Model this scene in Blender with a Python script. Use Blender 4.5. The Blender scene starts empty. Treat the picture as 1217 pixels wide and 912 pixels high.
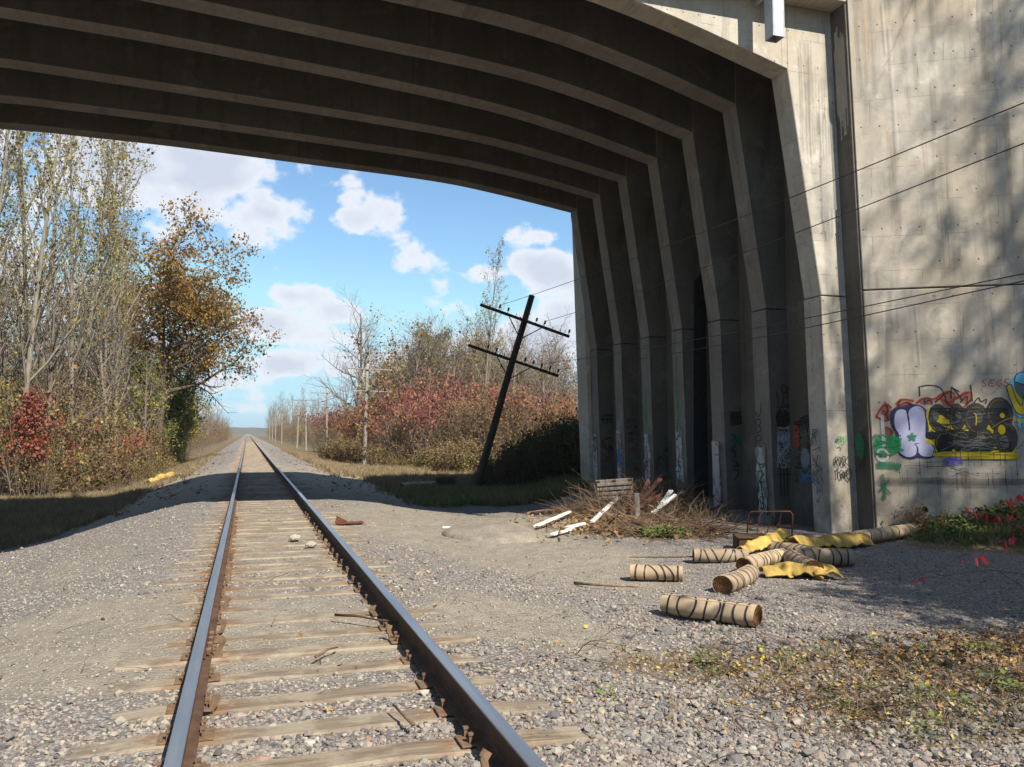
import bpy, bmesh, math, random
import numpy as np
from mathutils import Vector, Matrix, noise as mnoise

S = bpy.context.scene
COL = S.collection
rnd = random.Random(7)
R = math.radians

# ------------------------------------------------------------------ camera
CAM = Vector((-0.468, 0.0, 1.43))          # z = 0 is the top of the rails, +Y runs along the track
cd = bpy.data.cameras.new("camera")
cam = bpy.data.objects.new("camera", cd)
COL.objects.link(cam)
YAW, PITCH = R(17.695), R(3.431)
fw = Vector((math.sin(YAW)*math.cos(PITCH), math.cos(YAW)*math.cos(PITCH), math.sin(PITCH)))
cam.location = CAM
cam.rotation_euler = fw.to_track_quat('-Z', 'Y').to_euler()
cd.sensor_width = 36.0
cd.lens = 984/1217*36.0
cd.clip_start = 0.05
cd.clip_end = 6000
S.camera = cam

# ------------------------------------------------------------------ light, sky, exposure
SUN_AZ, SUN_EL = 162.0, 44.4               # degrees clockwise from +Y, degrees above the horizon
sl = bpy.data.lights.new("sun", 'SUN')
sl.energy = 5.0
sl.angle = R(0.53)
sl.color = (1.0, 0.92, 0.79)
sun = bpy.data.objects.new("sun", sl)
COL.objects.link(sun)
to_sun = Vector((math.sin(R(SUN_AZ))*math.cos(R(SUN_EL)), math.cos(R(SUN_AZ))*math.cos(R(SUN_EL)), math.sin(R(SUN_EL))))
sun.rotation_euler = (-to_sun).to_track_quat('-Z', 'Y').to_euler()
sun.location = to_sun*200
S.view_settings.view_transform = 'Standard'
S.view_settings.look = 'None'
S.view_settings.gamma = 1.0
S.view_settings.exposure = 0.85
S.render.film_transparent = False
try:
    S.cycles.max_bounces = 6
    S.cycles.transparent_max_bounces = 24
    S.cycles.use_adaptive_sampling = True
except Exception:
    pass

W = bpy.data.worlds.new("World")
S.world = W
W.use_nodes = True
wt = W.node_tree
wt.nodes.clear()
def wn(t, **k):
    n = wt.nodes.new(t)
    for a, b in k.items():
        setattr(n, a, b)
    return n
def wmath(op, a, b=None, c=None, clamp=False):
    n = wn('ShaderNodeMath', operation=op)
    n.use_clamp = clamp
    for i, v in enumerate((a, b, c)):
        if v is None: continue
        if isinstance(v, (int, float)): n.inputs[i].default_value = v
        else: wt.links.new(v, n.inputs[i])
    return n.outputs[0]
sky = wn('ShaderNodeTexSky', sky_type='NISHITA')
sky.sun_disc = False
sky.sun_elevation = R(SUN_EL)
sky.sun_rotation = R(SUN_AZ)
sky.altitude = 50
sky.air_density = 1.0
sky.dust_density = 0.0
sky.ozone_density = 2.0
tc = wn('ShaderNodeTexCoord')
sep = wn('ShaderNodeSeparateXYZ')
wt.links.new(tc.outputs['Generated'], sep.inputs[0])
# clouds: puffs at their own places in the sky, broken up by noise, over a scatter of fair-weather cloud all round
ns = wn('ShaderNodeTexNoise'); ns.inputs['Scale'].default_value = 13.0; ns.inputs['Detail'].default_value = 9.0; ns.inputs['Roughness'].default_value = 0.56
mp = wn('ShaderNodeMapping'); mp.inputs['Scale'].default_value = (1, 1, 1.35)
wt.links.new(tc.outputs['Generated'], mp.inputs[0]); wt.links.new(mp.outputs[0], ns.inputs[0])
n1 = ns.outputs[0]
nb = wn('ShaderNodeTexNoise'); nb.inputs['Scale'].default_value = 3.4; nb.inputs['Detail'].default_value = 6.0
mp2 = wn('ShaderNodeMapping'); mp2.inputs['Scale'].default_value = (1, 1, 2.6); mp2.inputs['Location'].default_value = (3.1, 1.7, 0.4)
wt.links.new(tc.outputs['Generated'], mp2.inputs[0]); wt.links.new(mp2.outputs[0], nb.inputs[0])
#         azimuth, elevation, half-width, half-height, weight (degrees)
PUFFS = [(-9.5, 16.2, 7.0, 3.6, 1.1), (-2.4, 17.0, 4.6, 3.0, 1.3), (1.2, 14.5, 3.5, 2.4, 1.3), (7.0, 14.4, 3.0, 1.5, .55), (11.6, 12.2, 2.4, 1.0, .6),
         (2.8, 9.2, 2.6, 0.9, .9), (0.0, 7.2, 3.8, 1.1, .75), (4.5, 6.6, 3.6, 1.1, .75), (2.4, 4.6, 3.0, 1.2, 1.35), (-2.0, 3.3, 3.4, .9, .9), (6.0, 8.0, 3.0, 1.0, .7),
         (19.6, 13.6, 2.8, 1.1, 1.0), (20.6, 11.4, 3.4, 1.9, 1.3), (19.5, 6.9, 7.0, 2.8, 1.2), (25, 9, 5, 3, .8), (-15, 9, 6, 4, .9), (-19, 15, 4, 5, .9),
         (-10.5, 8.5, 5.0, 2.5, .6), (-1.5, 1.6, 6.0, .6, .5), (8, 4.6, 5, 1.0, .6), (16.5, 11.0, 1.6, .7, .5)]
acc = None
for az, el, w, h, wgt in PUFFS:
    a, e = R(az), R(el)
    c = Vector((math.sin(a)*math.cos(e), math.cos(a)*math.cos(e), math.sin(e)))
    rt = Vector((math.cos(a), -math.sin(a), 0)); up = rt.cross(c)
    d1 = wn('ShaderNodeVectorMath', operation='DOT_PRODUCT'); wt.links.new(tc.outputs['Generated'], d1.inputs[0]); d1.inputs[1].default_value = rt/math.sin(R(w))
    d2 = wn('ShaderNodeVectorMath', operation='DOT_PRODUCT'); wt.links.new(tc.outputs['Generated'], d2.inputs[0]); d2.inputs[1].default_value = up/math.sin(R(h))
    d3 = wn('ShaderNodeVectorMath', operation='DOT_PRODUCT'); wt.links.new(tc.outputs['Generated'], d3.inputs[0]); d3.inputs[1].default_value = c
    q = wmath('ADD', wmath('MULTIPLY', d1.outputs['Value'], d1.outputs['Value']), wmath('MULTIPLY', d2.outputs['Value'], d2.outputs['Value']))
    f = wmath('MULTIPLY', wmath('SUBTRACT', 1.0, wmath('SQRT', q)), wgt)
    f = wmath('MULTIPLY', f, wmath('GREATER_THAN', d3.outputs['Value'], 0.2))
    f = wmath('MAXIMUM', f, -0.35)
    acc = f if acc is None else wmath('MAXIMUM', acc, f)
allround = wmath('MULTIPLY_ADD', nb.outputs[0], 3.2, -1.95)
acc = wmath('MAXIMUM', acc, allround)
dens = wmath('ADD', wmath('MULTIPLY', wmath('SUBTRACT', n1, 0.5), 4.6), wmath('MULTIPLY', acc, 1.25))
m = wn('ShaderNodeMapRange', interpolation_type='SMOOTHSTEP')
m.inputs['From Min'].default_value = 0.10; m.inputs['From Max'].default_value = 0.60
wt.links.new(dens, m.inputs[0])
cover = wmath('MULTIPLY', m.outputs[0], 0.93)
thick = wn('ShaderNodeMapRange'); thick.inputs['From Min'].default_value = 0.2; thick.inputs['From Max'].default_value = 1.5
wt.links.new(dens, thick.inputs[0])
ccol = wn('ShaderNodeMix', data_type='RGBA')
wt.links.new(thick.outputs[0], ccol.inputs['Factor'])
ccol.inputs['A'].default_value = (6.1, 6.3, 6.7, 1); ccol.inputs['B'].default_value = (4.3, 4.6, 5.3, 1)
hsv = wn('ShaderNodeHueSaturation'); hsv.inputs['Saturation'].default_value = 1.02; hsv.inputs['Value'].default_value = 1.03
lim = wn('ShaderNodeMix', data_type='RGBA', blend_type='DARKEN'); lim.inputs['Factor'].default_value = 1.0; lim.inputs['B'].default_value = (3.9, 5.4, 6.2, 1)
wt.links.new(sky.outputs[0], lim.inputs['A']); wt.links.new(lim.outputs['Result'], hsv.inputs['Color'])
cy_ = wn('ShaderNodeMix', data_type='RGBA', blend_type='MULTIPLY'); cy_.inputs['Factor'].default_value = 1.0; cy_.inputs['B'].default_value = (.87, 1.0, 1.02, 1)
wt.links.new(hsv.outputs[0], cy_.inputs['A'])
mx = wn('ShaderNodeMix', data_type='RGBA')
wt.links.new(cover, mx.inputs['Factor']); wt.links.new(cy_.outputs['Result'], mx.inputs['A']); wt.links.new(ccol.outputs['Result'], mx.inputs['B'])
bg = wn('ShaderNodeBackground'); bg.inputs['Strength'].default_value = 0.088
wo = wn('ShaderNodeOutputWorld')
wt.links.new(mx.outputs['Result'], bg.inputs['Color']); wt.links.new(bg.outputs[0], wo.inputs[0])

# ------------------------------------------------------------------ material helper
class MT:
    def __init__(s, name, rough=0.9, metal=0.0, spec=0.3):
        s.m = bpy.data.materials.new(name); s.m.use_nodes = True
        s.t = s.m.node_tree; s.b = s.t.nodes['Principled BSDF']; s.out = s.t.nodes['Material Output']
        s.b.inputs['Roughness'].default_value = rough; s.b.inputs['Metallic'].default_value = metal
        s.b.inputs['Specular IOR Level'].default_value = spec
    def n(s, ty, **k):
        n = s.t.nodes.new(ty)
        for a, b in k.items(): setattr(n, a, b)
        return n
    def put(s, v, sock):
        if isinstance(v, bpy.types.NodeSocket): s.t.links.new(v, sock)
        elif isinstance(v, (tuple, list)) and len(v) == 3 and sock.type == 'RGBA': sock.default_value = (*v, 1)
        else: sock.default_value = v
    def math(s, op, a, b=None, c=None, clamp=False):
        n = s.n('ShaderNodeMath', operation=op); n.use_clamp = clamp
        for i, v in enumerate((a, b, c)):
            if v is not None: s.put(v, n.inputs[i])
        return n.outputs[0]
    def mix(s, f, a, b, mode='MIX'):
        n = s.n('ShaderNodeMix', data_type='RGBA', blend_type=mode)
        s.put(f, n.inputs['Factor']); s.put(a, n.inputs['A']); s.put(b, n.inputs['B'])
        return n.outputs['Result']
    def coord(s, kind='Object', scale=(1, 1, 1), loc=(0, 0, 0)):
        if kind == 'Position': o = s.n('ShaderNodeNewGeometry').outputs['Position']
        else: o = s.n('ShaderNodeTexCoord').outputs[kind]
        mpn = s.n('ShaderNodeMapping'); s.put(o, mpn.inputs[0]); mpn.inputs['Scale'].default_value = scale; mpn.inputs['Location'].default_value = loc
        return mpn.outputs[0]
    def noise(s, vec, scale, detail=4, rough=0.55, dist=0):
        n = s.n('ShaderNodeTexNoise'); s.put(vec, n.inputs['Vector']); n.inputs['Scale'].default_value = scale
        n.inputs['Detail'].default_value = detail; n.inputs['Roughness'].default_value = rough; n.inputs['Distortion'].default_value = dist
        return n.outputs[0]
    def vor(s, vec, scale, feature='F1', out='Distance'):
        n = s.n('ShaderNodeTexVoronoi', feature=feature); s.put(vec, n.inputs['Vector']); n.inputs['Scale'].default_value = scale
        return n.outputs[out]
    def rng(s, v, a, b, c=0.0, d=1.0, smooth=True):
        n = s.n('ShaderNodeMapRange'); n.interpolation_type = 'SMOOTHSTEP' if smooth else 'LINEAR'
        s.put(v, n.inputs[0]); n.inputs[1].default_value = a; n.inputs[2].default_value = b; n.inputs[3].default_value = c; n.inputs[4].default_value = d
        return n.outputs[0]
    def ramp(s, v, stops, interp='LINEAR'):
        n = s.n('ShaderNodeValToRGB'); s.put(v, n.inputs[0]); e = n.color_ramp.elements; n.color_ramp.interpolation = interp
        e[0].position = stops[0][0]; e[0].color = (*stops[0][1], 1); e[1].position = stops[-1][0]; e[1].color = (*stops[-1][1], 1)
        for p, c in stops[1:-1]:
            q = e.new(p); q.color = (*c, 1)
        return n.outputs[0]
    def attr(s, name, out='Color', ty='GEOMETRY'):
        n = s.n('ShaderNodeAttribute'); n.attribute_name = name; n.attribute_type = ty
        return n.outputs[out]
    def col(s, v): s.put(v, s.b.inputs['Base Color'])
    def bump(s, h, strength=0.5, dist=0.02):
        n = s.n('ShaderNodeBump'); s.put(h, n.inputs['Height']); n.inputs['Strength'].default_value = strength; n.inputs['Distance'].default_value = dist
        s.put(n.outputs[0], s.b.inputs['Normal'])
    def rand(s): return s.n('ShaderNodeObjectInfo').outputs['Random']

M = {}
# concrete (uv in metres: u along the face, v up); lines of the formwork boards and tie holes are fine relief
def concrete(name, base, warm, dark=0.0, lines=True, dirt=0.5):
    k = MT(name, 0.92, 0, 0.2)
    uv = k.n('ShaderNodeTexCoord').outputs['UV']
    pos = k.coord('Position')
    big = k.noise(pos, 0.55, 4, .6)
    c = k.mix(k.rng(big, .35, .65), base, warm)
    st = k.n('ShaderNodeMapping'); k.put(uv, st.inputs[0]); st.inputs['Scale'].default_value = (3.2, 0.28, 1)
    streak = k.noise(st.outputs[0], 1.6, 5, .6, .3)
    c = k.mix(k.math('MULTIPLY', k.rng(streak, .50, .72), dirt), c, tuple(x*.45 for x in base))
    fine = k.noise(pos, 9, 6, .7)
    c = k.mix(k.rng(fine, .42, .75, 0, .35), c, tuple(x*.62 for x in warm))
    pale = k.noise(pos, 1.9, 5, .65, .6)
    c = k.mix(k.rng(k.noise(pos, .9, 6, .7, 1.2), .48, .66, 0, .38), c, tuple(x*.58 for x in base))
    c = k.mix(k.rng(pale, .54, .70, 0, .55), c, tuple(min(1, x*1.35) for x in base))
    blk = k.noise(pos, 30, 3, .8)
    c = k.mix(k.rng(blk, .68, .78, 0, .6), c, (.06, .05, .045))
    sx = k.n('ShaderNodeSeparateXYZ'); k.put(uv, sx.inputs[0])
    zf = k.rng(sx.outputs[1], -0.3, 1.4, 1.0, 0.0)
    low = k.math('MULTIPLY', zf, k.rng(k.noise(pos, 2.2, 5, .6), .3, .7))
    c = k.mix(k.math('MULTIPLY', low, .65), c, (.075, .065, .05))
    h = k.math('MULTIPLY', fine, .35)
    if lines:
        br = k.n('ShaderNodeTexBrick'); k.put(uv, br.inputs['Vector'])
        br.inputs['Scale'].default_value = 1.0; br.inputs['Brick Width'].default_value = 1.22; br.inputs['Row Height'].default_value = 0.61
        br.inputs['Mortar Size'].default_value = 0.0045; br.inputs['Mortar Smooth'].default_value = 0.6; br.offset = 0.35
        brk = k.noise(uv, 2.6, 2)
        ln = k.math('MULTIPLY', br.outputs['Fac'], k.rng(brk, .38, .62))
        c = k.mix(k.math('MULTIPLY', ln, .6), c, (.05, .045, .04))
        fu = k.math('ABSOLUTE', k.math('SUBTRACT', k.math('FRACT', k.math('MULTIPLY', sx.outputs[0], 1/.305)), .5))
        fv = k.math('ABSOLUTE', k.math('SUBTRACT', k.math('FRACT', k.math('ADD', k.math('MULTIPLY', sx.outputs[1], 1/.61), .28)), .5))
        dd = k.math('SQRT', k.math('ADD', k.math('POWER', k.math('MULTIPLY', fu, .305), 2), k.math('POWER', k.math('MULTIPLY', fv, .61), 2)))
        hole = k.math('MULTIPLY', k.rng(dd, .008, .02, 1, 0), k.rng(k.noise(uv, 4.2, 1), .42, .5))
        c = k.mix(k.math('MULTIPLY', hole, .75), c, (.03, .028, .025))
        h = k.math('SUBTRACT', h, k.math('ADD', k.math('MULTIPLY', ln, .6), k.math('MULTIPLY', hole, .8)))
    k.col(c); k.bump(h, .5, .02)
    return k.m
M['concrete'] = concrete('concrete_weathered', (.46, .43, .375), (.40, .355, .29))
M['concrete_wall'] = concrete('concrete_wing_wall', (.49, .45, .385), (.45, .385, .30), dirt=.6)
M['edge'] = concrete('concrete_edge_bounce', (.22, .205, .185), (.185, .168, .147), dirt=.6)  # paler copy that puts ground-bounce light into the frame edges
M['deep_shade'] = concrete('concrete_shade_black', (.022, .02, .019), (.016, .015, .014), lines=False)  # near-black albedo paints in the darkness of the unlit side opening
M['concrete_soffit'] = concrete('concrete_soffit', (.102, .096, .088), (.08, .073, .065), dirt=.55)  # albedo lowered to deepen the shade on beam sides and deck
M['concrete_pier'] = concrete('concrete_pier', (.125, .116, .102), (.10, .09, .076), dirt=.7)  # albedo lowered likewise, deepening the shade between the legs

# ground
k = MT('ground_surface', .96, 0, .15)
pos = k.coord('Position')
z = k.attr('zone')
sz = k.n('ShaderNodeSeparateColor'); k.put(z, sz.inputs[0])
sandf, vegf, rustf = sz.outputs[0], sz.outputs[1], sz.outputs[2]
vd = k.noise(pos, 60, 2, .5)
vn = k.n('ShaderNodeTexVoronoi'); k.put(pos, vn.inputs['Vector']); vn.inputs['Scale'].default_value = 34
sc_ = k.n('ShaderNodeSeparateColor'); k.put(vn.outputs['Color'], sc_.inputs[0])
grav = k.ramp(sc_.outputs[0], [(0, (.16, .155, .16)), (.25, (.28, .27, .27)), (.5, (.33, .26, .22)), (.75, (.24, .235, .245)), (1, (.46, .43, .39))])
grav = k.mix(k.rng(vn.outputs['Distance'], .25, .6, 0, .65), grav, (.10, .085, .07))
s1 = k.noise(pos, 5.5, 6, .65)
sand = k.mix(k.rng(s1, .35, .65), (.30, .265, .215), (.22, .198, .162))
sand = k.mix(k.rng(k.noise(pos, 1.4, 6, .7, .8), .45, .62, 0, .5), sand, (.22, .19, .15))
sand = k.mix(k.rng(k.noise(pos, 45, 4, .8), .5, .7, 0, .6), sand, (.19, .165, .14))
c = k.mix(k.rng(k.math('ADD', sandf, k.math('MULTIPLY', k.math('SUBTRACT', k.noise(pos, 3.5, 5, .7), .5), .9)), .3, .6), grav, sand)
v1 = k.noise(pos, 3, 6, .7)
veg = k.ramp(v1, [(.3, (.09, .065, .038)), (.45, (.165, .12, .068)), (.6, (.13, .105, .05)), (.75, (.23, .17, .10))])
c = k.mix(k.rng(k.math('ADD', vegf, k.math('MULTIPLY', k.math('SUBTRACT', k.noise(pos, 2.5, 6, .7), .5), .8)), .35, .65), c, veg)
c = k.mix(k.math('MULTIPLY', rustf, k.rng(k.noise(pos, 14, 4, .7), .3, .7, .2, .8)), c, (.19, .095, .04))
k.col(c)
k.bump(k.math('ADD', k.math('MULTIPLY', vn.outputs['Distance'], -.6), k.math('MULTIPLY', k.noise(pos, 22, 6, .75), 1.0)), .8, .03)
M['ground'] = k.m

# ballast stones, colour picked per stone
k = MT('ballast_stone', .9, 0, .25)
t = k.attr('tint', 'Fac', 'INSTANCER')
c = k.ramp(t, [(0, (.07, .07, .075)), (.14, (.14, .14, .15)), (.30, (.29, .28, .27)), (.42, (.40, .30, .24)), (.55, (.24, .23, .22)), (.68, (.42, .37, .30)), (.80, (.34, .325, .31)), (.9, (.43, .26, .19)), (1, (.50, .46, .41))])
fn = k.noise(k.coord('Object'), 3.0, 5, .8)
c = k.mix(k.rng(fn, .3, .7, 0, .5), c, (.28, .245, .20))
c = k.mix(1.0, c, (.84, .85, .88), 'MULTIPLY')
k.col(c); k.bump(fn, .5, .3)
M['stone'] = k.m

k = MT('ballast_stone_dusty', .95, 0, .15)
t = k.attr('tint', 'Fac', 'INSTANCER')
c = k.ramp(t, [(0, (.14, .13, .12)), (.3, (.24, .225, .20)), (.6, (.31, .265, .21)), (.85, (.26, .24, .20)), (1, (.38, .35, .31))])
k.col(c)
M['stone_dusty'] = k.m

# timber ties
k = MT('weathered_timber', .95, 0, .1)
oi = k.rand()
pos = k.coord('Position', (1.1, 12, 6))
g = k.noise(pos, 2.2, 7, .7, .4)
c = k.ramp(g, [(.25, (.075, .055, .04)), (.42, (.155, .12, .088)), (.6, (.235, .19, .14)), (.8, (.33, .28, .215))])
c = k.mix(k.rng(oi, 0, 1, .0, .45, False), c, (.17, .145, .115))
pp = k.coord('Position')
sx = k.n('ShaderNodeSeparateXYZ'); k.put(pp, sx.inputs[0])
ax = k.math('ABSOLUTE', k.math('SUBTRACT', k.math('ABSOLUTE', sx.outputs[0]), .75))
c = k.mix(k.math('MULTIPLY', k.rng(ax, .12, .34, 1, 0), k.rng(k.noise(pp, 9, 4), .3, .7, .3, .85)), c, (.20, .10, .045))
dust = k.noise(pp, 3.3, 5, .7)
c = k.mix(k.rng(dust, .44, .60, 0, .8), c, (.29, .25, .19))
c = k.mix(k.rng(k.noise(k.coord('Position', (.8, 30, 10)), 2.6, 4, .8), .62, .70, 0, .8), c, (.04, .03, .022))
k.col(c); k.bump(g, .8, .02)
M['tie'] = k.m

def simple(name, ca, cb, scale=4, rough=.85, metal=0, spec=.3, stretch=(1, 1, 1), b=.3, bd=.01, kind='Object', detail=5):
    k = MT(name, rough, metal, spec)
    p = k.coord(kind, stretch)
    f = k.noise(p, scale, detail, .65)
    k.col(k.mix(k.rng(f, .32, .68), ca, cb)); k.bump(f, b, bd)
    M[name] = k.m
    return k
simple('rail_head_steel', (.22, .26, .32), (.31, .35, .41), 1.2, .38, .65, .5, (8, .4, 8), .05, .001, 'Position')
simple('rail_rust', (.055, .034, .024), (.11, .06, .036), 10, .85, .1, .3, (1, .6, 1), .4, .004, 'Position')
simple('rust_bright', (.20, .13, .08), (.115, .075, .05), 22, .9, .1, .2, (1, 1, 1), .5, .003, 'Position')
simple('rust_dark', (.085, .035, .02), (.15, .06, .03), 12, .9, .1, .2)
simple('pole_dark_timber', (.03, .024, .02), (.075, .062, .05), 3, .9, 0, .15, (6, 6, .6), .6, .01)
simple('pole_grey_timber', (.30, .27, .235), (.20, .175, .15), 3, .9, 0, .15, (6, 6, .6), .4, .01)
simple('arm_pale_timber', (.27, .245, .215), (.19, .17, .15), 3, .9, 0, .15, (1, 1, 1), .2, .01)
simple('insulator_dark_glass', (.02, .022, .022), (.035, .04, .04), 3, .25, 0, .5)
simple('wire_metal', (.035, .03, .028), (.06, .055, .05), 3, .6, .3)
simple('carpet_jute', (.47, .355, .235), (.30, .225, .15), 3.5, .95, 0, .1, (1, 1, 1), .5, .006)
simple('carpet_dull', (.33, .255, .18), (.25, .19, .13), 5, .95, 0, .1, (1, 1, 1), .5, .006)
simple('carpet_pile_brown', (.15, .075, .035), (.07, .035, .018), 30, 1, 0, .05, (1, 1, 1), .8, .01)
simple('strap_black', (.012, .012, .013), (.025, .025, .025), 8, .5, 0, .4)
simple('foam_yellow', (.50, .34, .09), (.28, .19, .06), 5, .95, 0, .1, (1, 1, 1), .5, .006)
simple('painted_board_white', (.74, .73, .70), (.60, .58, .54), 3, .8, 0, .2, (1, 1, 1), .3, .004)
simple('board_red_brown', (.11, .04, .03), (.06, .032, .025), 6, .85, 0, .2)
simple('board_grey', (.22, .19, .16), (.32, .28, .24), 7, .9, 0, .15, (1, 1, 1), .3, .004)
simple('dead_branch', (.095, .06, .038), (.20, .14, .09), 9, .95, 0, .1)
simple('metal_painted_pale', (.42, .46, .50), (.34, .37, .40), 5, .55, .2, .4)
simple('wood_dark', (.06, .035, .022), (.10, .06, .035), 7, .8, 0, .2)
simple('black_void', (.008, .008, .008), (.012, .012, .012), 7, 1, 0, 0)
simple('rock_pale', (.42, .37, .30), (.30, .27, .23), 6, .95, 0, .1, (1, 1, 1), .6, .02)
simple('rock_grey', (.17, .165, .16), (.10, .098, .095), 6, .95, 0, .1, (1, 1, 1), .6, .02)
simple('hill_forest', (.075, .075, .05), (.11, .095, .06), .02, 1, 0, 0, (1, 1, 1), .3, 1, 'Position')

def bark(name, a, b, dark=.5):
    k = MT(name, .95, 0, .1)
    p = k.coord('Object', (1, 1, .35))
    f = k.noise(p, 7, 6, .7)
    c = k.mix(k.rng(f, .35, .65), a, b)
    k.col(c); k.bump(f, .6, .02)
    M[name] = k.m
bark('bark_pale', (.25, .225, .18), (.15, .13, .10))
bark('bark_grey', (.19, .17, .15), (.115, .10, .085))
bark('bark_brown', (.075, .055, .042), (.13, .10, .078))
bark('bark_twig', (.23, .19, .155), (.155, .125, .105))

def leafmat(name, trans=.35):
    k = MT(name, .75, 0, .25)
    c = k.attr('leaf_colour')
    k.col(c)
    tr = k.n('ShaderNodeBsdfTranslucent'); k.put(c, tr.inputs[0])
    ms = k.n('ShaderNodeMixShader'); ms.inputs[0].default_value = trans
    k.t.links.new(k.b.outputs[0], ms.inputs[1]); k.t.links.new(tr.outputs[0], ms.inputs[2]); k.t.links.new(ms.outputs[0], k.out.inputs[0])
    M[name] = k.m
leafmat('leaf')

k = MT('litter_leaf', .85, 0, .2)
t = k.attr('tint', 'Fac', 'INSTANCER')
k.col(k.ramp(t, [(0, (.08, .045, .025)), (.35, (.17, .10, .05)), (.6, (.27, .17, .075)), (.82, (.36, .25, .10)), (.93, (.48, .36, .06)), (1, (.20, .22, .05))]))
M['litter'] = k.m
k = MT('grass_blade', .8, 0, .2)
t = k.attr('tint', 'Fac', 'INSTANCER')
k.col(k.ramp(t, [(0, (.13, .085, .05)), (.25, (.22, .165, .10)), (.45, (.29, .23, .14)), (.6, (.16, .145, .07)), (.75, (.12, .14, .045)), (1, (.07, .12, .02))]))
M['grass'] = k.m

# ------------------------------------------------------------------ mesh helpers
def raw_mesh(name, V, F, mat=None, smooth=False, uv=None, cols=None, fmat=None):
    """V (n,3); F (m,k) array or list of index tuples"""
    me = bpy.data.meshes.new(name)
    V = np.asarray(V, dtype=np.float32)
    if isinstance(F, np.ndarray):
        m_, kk = F.shape
        me.vertices.add(len(V)); me.vertices.foreach_set('co', V.ravel())
        me.loops.add(m_*kk); me.loops.foreach_set('vertex_index', F.ravel().astype(np.int32))
        me.polygons.add(m_); me.polygons.foreach_set('loop_start', np.arange(0, m_*kk, kk, dtype=np.int32))
        me.update(calc_edges=True)
    else:
        me.from_pydata([tuple(map(float, v)) for v in V], [], F)
    if smooth: me.polygons.foreach_set('use_smooth', np.ones(len(me.polygons), dtype=bool))
    mats = mat if isinstance(mat, (list, tuple)) else [mat]
    for mm in mats:
        if mm is not None: me.materials.append(mm)
    if fmat is not None: me.polygons.foreach_set('material_index', np.asarray(fmat, dtype=np.int32))
    if cols is not None:
        a = me.color_attributes.new('leaf_colour', 'FLOAT_COLOR', 'POINT'); a.data.foreach_set('color', np.asarray(cols, dtype=np.float32).ravel())
    me.update()
    return me
def auto_uv(me):
    l = me.uv_layers.new(name='UVMap')
    for p in me.polygons:
        n = p.normal
        if abs(n.z) > .7:
            for li in p.loop_indices:
                c = me.vertices[me.loops[li].vertex_index].co; l.data[li].uv = (c.x, c.y)
        else:
            t = Vector((-n.y, n.x, 0)).normalized()
            if t.x < -.5 or (abs(t.x) <= .5 and t.y < 0): t = -t
            for li in p.loop_indices:
                c = me.vertices[me.loops[li].vertex_index].co; l.data[li].uv = (c.x*t.x+c.y*t.y, c.z)
def link(name, me, parent=None, loc=None, rot=None, **props):
    o = bpy.data.objects.new(name, me)
    COL.objects.link(o)
    if parent is not None: o.parent = parent
    if loc is not None: o.location = loc
    if rot is not None: o.rotation_euler = rot
    for a, b in props.items():
        if b is not None: o[a] = b
    return o
def thing(name, label, cat, loc=(0, 0, 0), group=None, rot=None):
    return link(name, None, None, loc, rot, label=label, category=cat, group=group)

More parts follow.
